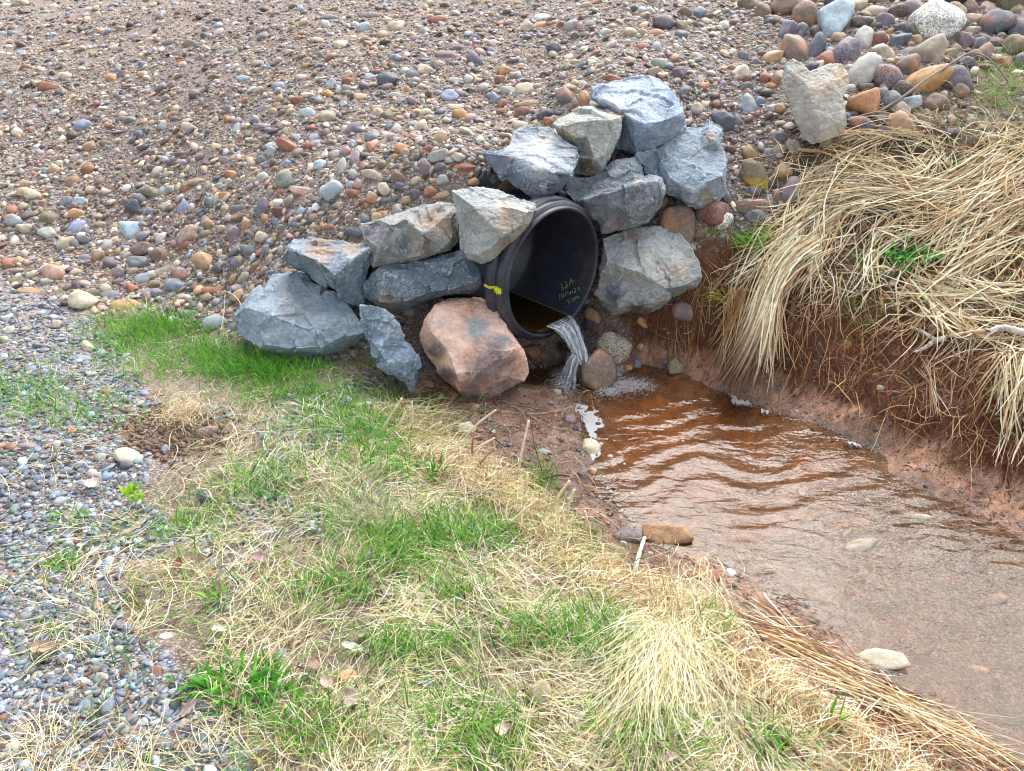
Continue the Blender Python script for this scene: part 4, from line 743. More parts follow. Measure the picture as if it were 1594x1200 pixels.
def put_stone(x, y, w, h, a, cn, sh, fl, i, on=None):
    r = np.random.default_rng(1000 + i); S, Fc = stone_shape(4 if max(w, h) > 60 else 3, sh, r)
    if sh == 't': S = S[:, [0, 1, 2]]
    G = march(np.array([float(x)]), np.array([y + h * .2]))[0] if on is None else on; _, _, dep = to_px(G); tc = (CAM - G) / np.linalg.norm(CAM - G); gn = gnormal(G[0], G[1])
    n = gn * {'r': .8, 'a': .8}.get(sh, 1.3) + tc * .7 + r.normal(size=3) * .06; n /= np.linalg.norm(n); f = max(n @ tc, .5)
    A = w / 2 * dep / FPX; B = h / 2 * dep / FPX / f; th = {'r': .66, 'f': .42, 'a': .62, 'c': .22, 't': .16}[sh] * min(A, B)
    if abs(math.sin(R(a))) < .3: pass
    V = S * np.array([A, B, th]); V = V @ frame(n, a).T; z = th * (.35 if max(w, h) < 36 else .5)
    P = G + n * z; V = V + P; c = lin(CN[cn]); c = (c * .74 + c.mean() * .26 * np.array([1.05, 1, .93])) * .86
    if fl in ('g', 's'): c = c * 1.05
    two = fbm(V, 18, 2, i) ; C = np.tile(c, (len(V), 1)) * (1 + .16 * two)[:, None] * (1 + .1 * r.normal())
    if cn == 'olive' and sh == 'r' and h > 50:
        m = V[:, 2] < G[2] + .01; C[m] = lin((190, 160, 60))
    if cn in ('palegrey', 'tan', 'brown', 'mauve') or r.random() < .25: C = C * (1 - .4 * (two > .35)[:, None]) + .4 * (two > .35)[:, None] * lin((190, 120, 70)) 
    lb, noun = describe(x, y, w, h, cn, sh, fl)
    if lb is None: return None
    m = {'g': 'granite', 's': 'granite', 'w': 'wet'}.get(fl, 'pebble')
    o = make_mesh({'chip': 'stone_chip'}.get(noun, noun), V, Fc, M[m], np.clip(C, .01, .85), loc=[G[0], G[1], V[:, 2].min()]); taken.append((G[0], G[1], max(A, B)))
    return tag(o, lb, noun if noun != 'chip' else 'stone chip', 'loose stones on the ground')
rg = random.Random(5)
for _ in range(900):
    x, y, s = rg.uniform(1212, 1600), rg.uniform(-30, 215), rg.uniform(24, 48)
    if (zone('cobb', on_ground(np.array([x]), np.array([y])))[0] or (x > 1400 and y < 95)) and all(math.hypot(x - q[0], y - q[1]) > (s + max(q[2], q[3])) * .29 for q in LST) and not (1215 < x < 1325 and 85 < y < 235):
        LST.append([x, y, s, s * rg.uniform(.6, .95), rg.uniform(-40, 40), rg.choice(['brown', 'slategrey', 'darkbrown', 'mauve', 'purple-grey', 'tan', 'darkslate', 'olive', 'beige']), rg.choice('rra'), ''])
is_p = lambda q: q[6] not in 'ct' and max(q[2], q[3]) <= 38
areas = sorted((q[2] * q[3] for q in LST if is_p(q)), reverse=True); lim = areas[290] if len(areas) > 290 else 0
rest = []
for i, (x, y, w, h, a, cs, sh, fl) in enumerate(LST):
    if w < 5: continue
    cn = SC(cs); on = None
    if (x, y) == TOPCHIP: on = at_y(x, y + 8, 3.22)
    if (x, y) == (929, 584): on = at_z(x, y + 26, WZ - .03) + np.array([0, .05, .07])
    o = put_stone(x, y, w, h, a, cn, sh, fl, i, on)
    if o is not None and is_p(LST[i]) and w * h < lim and fl == '': rest.append(o)
RV, RF, RC, ro = [], [], [], 0
for o in rest:                                   # past the 300 largest pebbles the small ones are one mass
    n_ = len(o.data.vertices); v = np.empty(n_ * 3, np.float32); o.data.vertices.foreach_get('co', v); c = np.empty(n_ * 4, np.float32); o.data.color_attributes['Col'].data.foreach_get('color', c); f = np.empty(len(o.data.polygons) * 3, np.int32); o.data.polygons.foreach_get('vertices', f)
    RV.append(v.reshape(-1, 3) + np.array(o.location)); RC.append(c.reshape(-1, 4)[:, :3]); RF.append(f.reshape(-1, 3) + ro); ro += n_; bpy.data.objects.remove(o)
if RV: tag(make_mesh('pebbles', np.concatenate(RV), np.concatenate(RF), M['pebble'], np.concatenate(RC)), 'smaller loose pebbles lying between the larger ones all over the gravel', kind='stuff')
# the big flat cream boulder among the cobbles
boulder('big flat cream and buff boulder with two blunt horns, among the top right cobbles', 5, 3.66, .22, (.40, .38, .33),
 [(265,425,-.1),(285,350,-.14),(330,322,-.18),(375,345,-.18),(425,388,-.14),(470,370,-.16),(530,345,-.18),(595,350,-.18),(635,405,-.14),(632,480,-.1),(600,530,-.06),(616,600,-.04),(620,690,-.0),(580,742,.0),(500,775,.02),(440,792,.02),(385,755,.0),(340,660,-.02),(315,560,-.06),(272,480,-.08)],
 [(420,480,-.06),(520,450,-.08),(440,600,.0),(540,650,.02),(480,720,.04),(380,430,-.1)], tints=[(600,420,50,(.55,.42,.28)),(480,480,60,(.55,.44,.36)),(300,370,40,(.36,.42,.4)),(440,720,60,(.26,.26,.28))], seed=31, amp=.9, chip=.25, mt='pebble', cat='stone boulder')

# ------------------------------------------------------------------ gravel: past the singled-out stones nobody could count it
PROT = {s: [stone_shape(s, k, np.random.default_rng(50 + j)) for j, k in enumerate('raaffaacafcacc')] for s in (1, 2)}
PAL = {'bank': [('tan',12),('brown',15),('dark brown',7),('mauve',8),('dark mauve',7),('pinkish',7),('slate grey',11),('pale grey',10),('blue-grey',7),('beige',14),('rust',5),('orange-tan',5),('dark slate',5),('reddish brown',5),('cream',5),('light blue',2),('amber',2),('purple-grey',4),('olive',4)],
       'grey': [('blue-grey',12),('slate grey',18),('dark slate',8),('pale blue-grey',14),('pale grey',13),('purple-grey',6),('brown',4),('beige',7),('light blue',4),('mauve',5),('green-grey',5),('tan',4),('rust',2),('white',2)],
       'mud': [('dark brown',14),('reddish brown',10),('slate grey',6),('mauve',6),('rust',6),('dark slate',8),('olive',4),('brown',8),('tan',2),('pale grey',2)]}
def gravel(name, lab, px, py, smin, smax, pal, flat=.55, mask=None, power=2.2, sub_big=8.0, wetm=False, sink=.12, dark=1.0):
    G = on_ground(px, py); k = np.ones(len(G), bool) if mask is None else mask(G, px, py); G = G[k]; n = len(G); _, _, dep = to_px(G)
    u = rng.random(n); spx = smin * (1 - u * (1 - (smin / smax) ** power)) ** (-1 / power)      # diameter, photo pixels at 3 m
    rad_ = spx * 3.4 / FPX / 2 * np.sqrt(dep / 3.4)
    tk = np.array(taken); near = np.ones(n, bool)
    for i in range(0, n, 4000):
        d = np.hypot(G[i:i + 4000, 0, None] - tk[None, :, 0], G[i:i + 4000, 1, None] - tk[None, :, 1]) - tk[None, :, 2] * .7; near[i:i + 4000] = d.min(1) > 0
    G, rad_, spx = G[near], rad_[near], spx[near]; n = len(G)
    names = [a for a, _ in PAL[pal]]; wts = np.array([b for _, b in PAL[pal]], float); ci = rng.choice(len(names), n, p=wts / wts.sum()); C = np.array([lin(CN[a]) for a in names])[ci]; C = (C * .6 + C.mean(1, keepdims=True) * .4 * np.array([1.08, 1., .9])) * (1. if pal != 'grey' else np.array([.72, .79, .88])) * dark * (1 + .2 * rng.normal(size=(n, 1))) * (1 + .05 * rng.normal(size=(n, 3)))
    N = gnormal(G[:, 0], G[:, 1]) + rng.normal(size=(n, 3)) * .28; N /= np.linalg.norm(N, axis=1, keepdims=True)
    T = rng.normal(size=(n, 3)); T -= N * (T * N).sum(1, keepdims=True); T /= np.linalg.norm(T, axis=1, keepdims=True); B = np.cross(N, T)
    asp = rng.uniform(.55, 1, n); thk = rng.uniform(.3, .9, n) * flat * 1.4; Vs = []; Fs = []; Cs = []; off = 0; pi_ = rng.integers(0, 14, n) if pal != 'grey' else rng.choice([3, 4, 5, 6, 8, 9, 10, 11, 12, 13], n)
    for sub, sel in ((1, spx < sub_big), (2, spx >= sub_big)):
        for j in range(14):
            m = sel & (pi_ == j)
            if not m.any(): continue
            S, Fc = PROT[sub][j]; r = rad_[m][:, None, None]
            V = (S[None, :, 0:1] * T[m][:, None] * r + S[None, :, 1:2] * B[m][:, None] * r * asp[m][:, None, None] + S[None, :, 2:3] * N[m][:, None] * r * thk[m][:, None, None]) + (G[m] + N[m] * (rad_[m] * thk[m] * sink)[:, None])[:, None]
            q = m.sum(); Vs.append(V.reshape(-1, 3)); Fs.append((Fc[None] + (np.arange(q) * len(S))[:, None, None] + off).reshape(-1, 3)); Cs.append(np.repeat(C[m], len(S), 0)); off += q * len(S)
    o = make_mesh(name, np.concatenate(Vs), np.concatenate(Fs), M['wet' if wetm else 'gravel'], np.clip(np.concatenate(Cs), .01, .85)); return tag(o, lab, kind='stuff')
U = lambda n, a, b: rng.uniform(a, b, n)
def not_in(G, *z): 
    m = np.ones(len(G), bool)
    for q in z: m &= ~zone(q, G)
    return m
def pipe_clear(G):
    r_ = G - PC; s = -(r_ @ PA); rr_ = np.linalg.norm(r_ + s[:, None] * PA, axis=1); return ~((s > -.02) & (s < .6) & (rr_ < RI + .06))
n = 128000
gravel('gravel', 'mixed brown, mauve and orange pebble gravel covering the bank above the boulders', U(n, -330, 1560), U(n, -90, 560), 3.2, 26, 'bank', mask=lambda G, x, y: not_in(G, 'grass', 'grey', 'straw', 'bank', 'topr', 'clay', 'mud', 'water', 'sparse') & (G[:, 2] < 1.6) & pipe_clear(G) & (~zone('cobb', G) | (rng.random(len(G)) < .6)) & ~((x > 640) & (y > 470)), power=2.0)
n = 60000
gravel('gravel', 'small crushed blue-grey gravel of the path at the left edge', U(n, -330, 560), U(n, 400, 1540), 4.5, 20, 'grey', mask=lambda G, x, y: zone('grey', G) & ~(((x - 265) / 80) ** 2 + ((y - 672) / 34) ** 2 < 1), power=2.4, flat=.4, sub_big=11)
n = 38000
gravel('gravel', 'thin scatter of grey stone chips among the foreground grass', U(n, 40, 900), U(n, 560, 1500), 5, 18, 'grey', mask=lambda G, x, y: zone('grass', G) & (fbm(G[:, :2], 5, 2, 61) > -.3 + (x - 150 - .12 * (y - 700)) / 480) & ~(((x - 265) / 80) ** 2 + ((y - 672) / 34) ** 2 < 1), power=2.2, flat=.4)
n = 15000
gravel('gravel', 'dark wet grit between the grass and the pool', U(n, 620, 1650), U(n, 545, 1250), 3.5, 15, 'mud', mask=lambda G, x, y: zone('mud', G) & (G[:, 2] > WZ - .02) & (fbm(G[:, :2], 5, 2, 62) > -.35), power=2.2, flat=.45, wetm=True)
n = 6000
gravel('gravel', 'wet grit and small chips on the clay and the eroded bank beyond the pool', U(n, 930, 1800), U(n, 380, 900), 3, 10, 'mud', mask=lambda G, x, y: zone('bank', G) | (zone('clay', G) & (rng.random(len(G)) < .8)), power=2.4, flat=.45)
n = 2600
gravel('gravel', 'small stones filling the gaps between the top right cobbles and on the grassy crest', U(n, 1190, 1750), U(n, -60, 300), 5, 30, 'bank', mask=lambda G, x, y: zone('topr', G), power=1.6)

# ------------------------------------------------------------------ fibres: straw, blades, roots (flat tapering ribbons, each following its own bent path)
def ribbons(P, wd, C, taper=(.7, 1, 1, .8, .2), roll=.5):
    n, K, _ = P.shape; T = np.gradient(P, axis=1); T /= np.linalg.norm(T, axis=2, keepdims=True) + 1e-9
    ref = np.zeros((n, 1, 3)) + [0, 0, 1.] + rng.normal(size=(n, 1, 3)) * roll; W = np.cross(T, ref); W /= np.linalg.norm(W, axis=2, keepdims=True) + 1e-9
    tp = np.interp(np.linspace(0, 1, K), np.linspace(0, 1, len(taper)), taper); h = (wd[:, None] * tp[None] / 2)[..., None] * W
    V = np.stack([P - h, P + h], 2).reshape(-1, 3); b = (np.arange(n) * K * 2)[:, None, None]; k = np.arange(K - 1)[None, :, None] * 2
    F = (b + k + np.array([0, 1, 3, 2])[None, None]).reshape(-1, 4); C = np.asarray(C)
    if C.ndim == 2: C = np.repeat(C, K * 2, 0)
    else: C = np.repeat(C.reshape(-1, 3), 2, 0)
    return V, F, C
class Bag:
    def __init__(s): s.V, s.F, s.C, s.n = [], [], [], 0
    def add(s, V, F, C): s.V.append(V); s.F.append(F + s.n); s.C.append(C); s.n += len(V); return s
    def build(s, name, m, loc=None, parent=None): return make_mesh(name, np.concatenate(s.V), np.concatenate(s.F), m, np.clip(np.concatenate(s.C), .005, .85), loc=loc, parent=parent)
def pick(cols, n, var=.14):
    c = np.array([lin(x[:3]) for x in cols]); w = np.array([x[3] if len(x) > 3 else 1 for x in cols], float)
    return c[rng.choice(len(c), n, p=w / w.sum())] * (1 + var * rng.normal(size=(n, 1))) * .92
STRAW = [(244,226,190,6),(248,236,208,5),(224,194,150,3),(206,174,138,2),(240,222,180,1),(166,130,98,1)]
MEADOW = [(230,218,182,4),(240,232,208,5),(214,198,156,3),(200,192,142,2),(186,158,110,1.4),(206,206,140,2),(140,112,78,.8)]
OLDST = [(206,170,124,3),(184,142,100,3),(222,194,146,2),(150,108,76,2),(120,84,60,1)]
GREEN = [(122,190,70,3),(100,172,62,3),(150,206,90,2),(74,134,54,1.5),(160,196,96,1)]
YGREEN = [(176,200,84,2),(150,190,80,2),(200,206,110,1)]
ROOT = [(150,84,48,3),(118,66,42,3),(176,108,62,1.6),(86,54,38,3),(200,140,90,.6)]
def laid(G, L, th, curv, lift, wd, C, K=6, arch=.0, roll=.35, sag=0.):
    n = len(G); t = np.linspace(0, 1, K); s = (L / (K - 1))[:, None]; kk = rng.integers(1, K + 3, n)[:, None]; ang = th[:, None] + curv[:, None] * (t[None] - .3) + rng.normal(size=(n, K)) * .07 + (np.arange(K)[None] >= kk) * rng.normal(size=(n, 1)) * .55 * (rng.random((n, 1)) < .5)
    dx = np.cos(ang) * s; dy = np.sin(ang) * s; x = G[:, :1] + np.cumsum(dx, 1) - dx[:, :1]; y = G[:, 1:2] + np.cumsum(dy, 1) - dy[:, :1]
    base = hz(x, y); z = base + lift[:, None] + arch * L[:, None] * np.sin(math.pi * t)[None] * rng.uniform(0, 1, (n, 1)) + rng.normal(size=(n, K)) * .0015
    return ribbons(np.stack([x, y, z], -1), wd, C, roll=roll)
def blades(G, L, lean, th, wd, C, K=6, droop=.6, taper=(.8, 1, .9, .6, .08)):
    n = len(G); t = np.linspace(0, 1, K)[None]; a = lean[:, None] + droop * t ** 1.6 * rng.uniform(.3, 1.4, (n, 1)); s = (L / (K - 1))[:, None]
    r = np.cumsum(np.sin(a) * s, 1); z = np.cumsum(np.cos(a) * s, 1); r -= r[:, :1]; z -= z[:, :1] + .004
    P = np.stack([G[:, :1] + np.cos(th)[:, None] * r, G[:, 1:2] + np.sin(th)[:, None] * r, G[:, 2:3] + z], -1); side = rng.normal(size=(n, 1, 3)) * [1, 1, .1]
    V, F, Cc = ribbons(P, wd, C, taper=taper, roll=1.2); return V, F, Cc
def samp(n, x0, x1, y0, y1, f):
    x = U(n, x0, x1); y = U(n, y0, y1); G = on_ground(x, y); m = f(G, x, y); return G[m], x[m], y[m]
def field(G, s, f=1.6): return math.pi * 1.6 * fbm(G[:, :2], f, 2, s)

# --- the near bank: matted dead grass with new green in it
b = Bag()
def gdens(G, x, y):
    d = zone('grass', G) * 1.0; sp = zone('sparse', G)
    edge = np.where(sp, 1, np.clip((x - 100 - .2 * np.abs(y - 800)) / 480, .3, 1)); d = np.where(sp, .55 * np.clip((fbm(G[:, :2], 4, 3, 66) + .12) * 4, 0, 1), d); d = d * edge * np.clip(.78 + 1.3 * fbm(G[:, :2], 4.5, 3, 67), .2, 1)
    d = np.where(((x - 265) / 85) ** 2 + ((y - 672) / 36) ** 2 < 1, .05, d); return rng.random(len(G)) < d
G, x, y = samp(62000, -330, 1760, 480, 1560, gdens); n = len(G); th = field(G, 71) + rng.normal(size=n) * .75
b.add(*laid(G, U(n, .05, .17), th, rng.normal(size=n) * .9, U(n, .001, .022), U(n, .0010, .0023), pick(MEADOW, n), arch=.12))
b.add(*blades(*(lambda g: (g, U(len(g), .05, .14), U(len(g), 0, .55), U(len(g), 0, 6.3), U(len(g), .0012, .0026), pick(MEADOW, len(g))))(on_ground(*(lambda t, i: ((np.array([620,700,760,800,860,925,1000])[i] * (1 - t) + np.array([700,760,800,860,925,1000,1060])[i] * t) + rng.normal(size=len(t)) * 16, (np.array([640,715,752,775,830,895,935])[i] * (1 - t) + np.array([715,752,775,830,895,935,960])[i] * t) + rng.normal(size=len(t)) * 14))(rng.random(700), rng.integers(0, 7, 700)))), droop=.25))
G, x, y = samp(15000, 300, 1560, 560, 1560, lambda G, x, y: zone('grass', G) & (fbm(G[:, :2], 3, 2, 68) > -.05)); n = len(G)
b.add(*blades(G, U(n, .04, .11), U(n, .3, 1.3), field(G, 72) + rng.normal(size=n) * .6, U(n, .0010, .0022), pick(MEADOW, n), droop=.7))
# dead grass hanging over the crest towards the creek
q = np.array([(640,620),(700,692),(760,730),(800,752),(860,800),(925,880),(1040,930),(1100,985),(1180,1045),(1260,1105),(1340,1165),(1440,1230)], float); tt = rng.random(5200) * (len(q) - 1); i = tt.astype(int); f = (tt - i)[:, None]
c = q[i] * (1 - f) + q[i + 1] * f + rng.normal(size=(5200, 2)) * [19, 14] + [-30, 20]; G = on_ground(c[:, 0], c[:, 1]); n = len(G)
b.add(*laid(G, U(n, .07, .2), rng.normal(size=n) * .7 + .75, rng.normal(size=n) * .8, U(n, .004, .04), U(n, .0012, .0025), pick(MEADOW + OLDST, n), arch=.18))
o = b.build('dead_grass', M['straw']); tag(o, 'matted pale dead grass covering the near bank', kind='stuff')
b = Bag()
def gblob(lst, n):
    x = []; y = []
    for cx, cy_, sx, sy, w in lst: k = int(n * w); x.append(rng.normal(cx, sx, k)); y.append(rng.normal(cy_, sy, k))
    x = np.concatenate(x); y = np.concatenate(y); G = on_ground(x, y); m = (G[:, 2] > WZ + .02) & ~zone('water', G); return G[m], x[m], y[m]
G, x, y = samp(19000, -330, 1650, 490, 1560, lambda G, x, y: (zone('grass', G) & (fbm(G[:, :2], 5, 3, 69) > .02)) | (zone('sparse', G) & (fbm(G[:, :2], 5, 3, 70) > .12) & (rng.random(len(G)) < .5))); n = len(G)
b.add(*blades(G, U(n, .025, .085), U(n, .05, .9), U(n, 0, 6.3), U(n, .0016, .0034), pick(GREEN, n), droop=.6))
G, x, y = gblob([(450,612,60,14,.06),(540,650,50,24,.07),(610,705,40,26,.06),(410,578,55,11,.16),(330,555,40,14,.08),(240,510,45,14,.1),(200,530,40,16,.05),(560,690,70,36,.05),(640,660,60,28,.05),(620,860,48,22,.09),(690,830,40,22,.05),(640,1010,55,16,.05),(840,760,22,26,.03),(760,830,40,20,.04),(860,985,60,22,.06),(960,1000,30,36,.04),(1100,985,22,18,.04),(900,860,30,25,.03),(700,925,30,14,.03),(560,800,50,20,.03),(400,760,40,26,.04),(230,560,50,20,.04),(150,640,50,14,.02),(50,620,40,22,.04),(540,920,50,18,.03),(470,1130,50,30,.03),(720,1120,60,30,.04),(740,1180,60,20,.03),(1000,1130,60,30,.04),(1220,1160,40,20,.02),(300,820,40,20,.02)], 8600); n = len(G)
b.add(*blades(G, U(n, .03, .1), U(n, .05, .8), U(n, 0, 6.3), U(n, .0018, .004), pick(GREEN, n), droop=.7))
o = b.build('green_grass', M['green']); tag(o, 'fresh green grass blades growing through the dead grass of the near bank', kind='stuff')

# --- the far bank: long combed straw, roots, wet litter
def crom(q, t):
    q = np.asarray(q, float); n = len(q); i = np.clip(t.astype(int), 0, n - 2); u = (t - i)[:, None]; a = q[np.clip(i - 1, 0, n - 1)]; b_ = q[i]; c = q[i + 1]; d = q[np.clip(i + 2, 0, n - 1)]
    return .5 * (2 * b_ + (c - a) * u + (2 * a - 5 * b_ + 4 * c - d) * u ** 2 + (3 * b_ - a - 3 * c + d) * u ** 3)
def swath(bag, g, n, spread, lift=(.01, .06), wd=(.0034, .0078), cols=STRAW, part=(.3, .7), K=9, crop=None, fan=.5, tipc=None, fwd=0.):
    ox, oy, sc = {None: (0, 0, 1), 5: (1140, 0, 3.51), 6: (1040, 240, 2.857), 'b': (994, 750, 2.657), 'm': (500, 750, 2.657), 'l': (450, 550, 3.188)}[crop]
    q = np.array([(ox + a[0] / sc, oy + a[1] / sc) for a in g]); m = len(q) - 1; L = U(n, *part); s0 = rng.random(n) * (1 - L); P = np.empty((n, K, 3)); j = rng.normal(size=(n, 2)) * spread; ph = rng.normal(size=(n, 2)) * fan
    lf = U(n, *lift); bend = rng.normal(size=(n, 2)) * fan * .7; sc_len = (L * np.hypot(*(q[-1] - q[0])) / 140)[:, None]
    for k in range(K):
        t = (s0 + L * k / (K - 1)) * m; c = crom(q, t); dev = np.linalg.norm(j, axis=1) * 0; tl = k / (K - 1) - .5; c = c + j + (ph * tl * 60 + bend * (tl * tl - .1) * 60) * np.minimum(1, sc_len) + rng.normal(size=(n, 2)) * .8
        G = on_ground(c[:, 0], c[:, 1]); tc = (CAM - G); tc /= np.linalg.norm(tc, axis=1, keepdims=True); P[:, k] = G + tc * (lf + fwd * (t / m))[:, None] + [0, 0, .004]
    kk = rng.integers(2, K + 4, n)[:, None]; P = P + ((np.arange(K)[None] - kk).clip(0) / K)[..., None] * (rng.normal(size=(n, 1, 3)) * [.07, .05, .03]) * np.minimum(1, sc_len)[..., None]
    for _ in range(1): P[:, 1:-1] = (P[:, :-2] + P[:, 2:] + 2 * P[:, 1:-1]) / 4
    C = np.repeat(pick(cols, n)[:, None], K, 1)
    if tipc is not None:
        w = np.clip((np.linspace(0, 1, K)[None] * L[:, None] + s0[:, None] - .55) / .4, 0, 1)[..., None]; C = C * (1 - w) + lin(tipc) * w
    bag.add(*ribbons(P, U(n, *wd), C, taper=(.6, 1, 1, .9, .35), roll=.8))
b = Bag()
sw = [([(1640,-40),(1350,130),(1100,180),(850,150),(700,180),(600,250)], 300, 11, 6), ([(1640,60),(1400,200),(1230,320),(1080,420)], 260, 12, 6), ([(1650,200),(1450,330),(1300,420),(1200,520)], 170, 13, 6),
      ([(900,40),(760,120),(640,220),(560,330),(440,420)], 240, 11, 6), ([(1000,170),(800,210),(680,330),(600,430),(540,560)], 260, 12, 6), ([(650,330),(470,400),(340,520),(230,640)], 130, 9, 6),
      ([(1150,300),(980,350),(880,470),(840,640)], 150, 11, 6), ([(760,200),(720,350),(640,480),(560,620)], 170, 13, 6), ([(1000,560),(1200,600),(1420,620),(1640,650)], 200, 9, 6), ([(1100,620),(1250,720),(1400,770),(1650,770)], 150, 8, 6),
      ([(1060,580),(1150,680),(1230,760),(1260,830)], 60, 7, 6), ([(1650,380),(1450,440),(1300,540),(1150,600)], 120, 12, 6), ([(1650,830),(1560,900),(1520,1000),(1480,1180)], 110, 12, 6), ([(1700,1000),(1600,1040),(1560,1200),(1540,1350)], 120, 12, 6),
      ([(1620,780),(1300,960),(1050,1060),(800,1050),(500,1100),(330,1170)], 230, 9, 5), ([(1120,790),(980,725),(800,720),(640,760),(500,830),(430,930)], 170, 8, 5), ([(430,960),(600,940),(800,950),(1000,1040),(1150,1050)], 120, 8, 5), ([(1150,760),(1080,850),(1000,950),(900,1000)], 60, 8, 5),
      ([(1650,900),(1450,1000),(1250,1150),(1100,1250)], 200, 11, 5), ([(700,900),(850,870),(1000,940),(1020,1000)], 60, 8, 5), ([(330,1130),(420,1000),(560,900),(700,840)], 90, 8, 5), ([(1350,900),(1500,820),(1650,760)], 110, 11, 5), ([(1150,730),(1130,850),(1180,900)], 20, 6, 5)]
for g_, n_, sp, cr in sw: swath(b, g_, int(n_ * .36), sp * 1.25, crop=cr, fan=.75)
G, x, y = samp(3400, 1100, 1900, 190, 640, lambda G, x, y: zone('straw', G)); n = len(G)
b.add(*laid(G, U(n, .06, .26), rng.normal(size=n) * .9 + math.pi * 1.15, rng.normal(size=n) * .8, U(n, .002, .03), U(n, .0022, .006), pick(STRAW + OLDST[:3], n), K=7, arch=.16, roll=.6))
o = b.build('straw', M['straw']); tag(o, 'long dry straw flattened over the top of the far bank', kind='stuff')
b = Bag(); swath(b, [(640,400),(520,470),(440,620),(390,760),(330,900),(262,1030)], 210, 9, (.05, .11), (.0036, .0075), STRAW, (.5, .95), crop=6, tipc=(110, 74, 58), fwd=.05, fan=.15)
swath(b, [(560,430),(500,560),(460,700),(430,850),(415,960)], 70, 7, (.05, .1), (.0036, .0075), STRAW, (.5, .9), crop=6, fwd=.05); swath(b, [(330,600),(300,720),(265,860),(238,1030)], 110, 5, (.04, .09), (.0022, .004), OLDST, (.5, .95), crop=6, tipc=(84, 66, 64), fwd=.05)
swath(b, [(300,650),(300,800),(290,920),(290,1020)], 80, 6, (.03, .07), (.0022, .004), OLDST, (.5, .95), crop=6, tipc=(84, 66, 64), fwd=.04)
o = b.build('straw_tuft', M['straw'], loc=at_y(1190, 420, 3.0)); tag(o, 'thick straw tuft hanging down the eroded bank, its dark wet tips reaching the pool', 'straw tuft')
b = Bag(); swath(b, [(1130,930),(1170,1030),(1210,1170)], 14, 3, (.02, .04), (.003, .005), STRAW, (.7, 1), crop=6); o = b.build('straw_tuft', M['straw'], loc=at_y(1440, 570, 2.8)); tag(o, 'thin pair of pale straw leaves hanging below the fork of the birch branch', 'straw tuft')
# tussock combed towards the camera
b = Bag(); n = 1500; y = rng.normal(985, 46, n); x = rng.normal(1046, 30, n) - (y - 985) * .35; G = on_ground(x, y); b.add(*laid(G, U(n, .08, .26), rng.normal(size=n) * .4 - 1.9, rng.normal(size=n) * .6, U(n, .004, .045), U(n, .0010, .0022), pick([(244,238,208,4),(236,224,180,3),(220,204,150,2)], n), K=8, arch=.14, roll=.6))
n = 900; x = rng.normal(1060, 30, n); y = rng.normal(955, 14, n); G = on_ground(x, y); b.add(*blades(G, U(n, .05, .13), U(n, .1, 1.1), rng.normal(size=n) * 1.2 - 1.6, U(n, .001, .0022), pick(MEADOW, n)))
o = b.build('dead_grass_tussock', M['straw'], loc=on_ground(1052., 960.)); tag(o, 'big cream tussock of dead grass combed downhill at the edge above the long straws', 'tussock')
b = Bag(); n = 420; x = rng.normal(286, 17, n); y = rng.normal(652, 9, n); G = on_ground(x, y); G[:, 2] += .02; b.add(*laid(G, U(n, .05, .11), U(n, 0, 6.3), rng.normal(size=n) * 2.5, U(n, .002, .04), U(n, .001, .002), pick(MEADOW + OLDST, n), arch=.35))
o = b.build('dead_grass_tussock', M['straw'], loc=on_ground(286., 652.)); tag(o, 'small curly tan tussock of dead grass beside the patch of bare soil', 'tussock')
b = Bag(); n = 420; x = rng.normal(575, 24, n); y = rng.normal(808, 12, n); G = on_ground(x, y); b.add(*blades(G, U(n, .05, .12), U(n, .2, 1.2), U(n, 0, 6.3), U(n, .001, .0022), pick([(226,220,196,3),(206,196,160,2)], n), droop=1.2))
o = b.build('dead_grass_tussock', M['straw'], loc=on_ground(575., 808.)); tag(o, 'whitish curled tussock of dead grass in the middle of the near bank', 'tussock')
# roots and litter on the eroded face
b = Bag()
G, x, y = samp(22000, 940, 1900, 380, 800, lambda G, x, y: zone('bank', G) | (zone('straw', G) & (rng.random(len(G)) < .25))); n = len(G)
b.add(*laid(G, U(n, .03, .12), rng.normal(size=n) * 1.1 - 1.57, rng.normal(size=n) * 3.2, U(n, .001, .022), U(n, .0007, .0018), pick(ROOT, n), K=8, arch=.15, roll=1))
G, x, y = samp(1500, 1000, 1800, 400, 700, lambda G, x, y: zone('bank', G)); n = len(G)
b.add(*laid(G, U(n, .05, .2), rng.normal(size=n) * .9 - 1.5, rng.normal(size=n) * 1.2, U(n, .006, .04), U(n, .0012, .003), pick(OLDST, n), K=7, arch=.15, roll=1))
G, x, y = samp(7000, 930, 1900, 520, 960, lambda G, x, y: zone('clay', G, 20, 3) & (fbm(G[:, :2], 5, 2, 80) > -.2)); n = len(G)
b.add(*laid(G, U(n, .015, .07), U(n, 0, 6.3), rng.normal(size=n) * 3, U(n, .0005, .006), U(n, .0007, .0015), pick(ROOT, n), K=6, arch=.1, roll=1))
o = b.build('roots', M['root']); tag(o, 'tangled reddish rootlets hanging out of the eroded bank', kind='stuff')
b = Bag()
G, x, y = samp(15000, 640, 1700, 545, 1300, lambda G, x, y: zone('mud', G, 20, 4) & (G[:, 2] > WZ - .01) & (fbm(G[:, :2], 5, 2, 81) > -.35)); n = len(G)
b.add(*laid(G, U(n, .01, .06), U(n, 0, 6.3), rng.normal(size=n) * 1.8, U(n, .0005, .012), U(n, .001, .0042), pick([(96,62,44,4),(128,84,58,3),(160,110,76,2),(70,48,38,3),(190,150,110,1),(150,84,60,1.5)], n), K=5, arch=.15, roll=1))
G, x, y = samp(3000, 960, 1900, 520, 960, lambda G, x, y: zone('clay', G, 20, 4) & (fbm(G[:, :2], 6, 2, 83) > .0)); n = len(G)
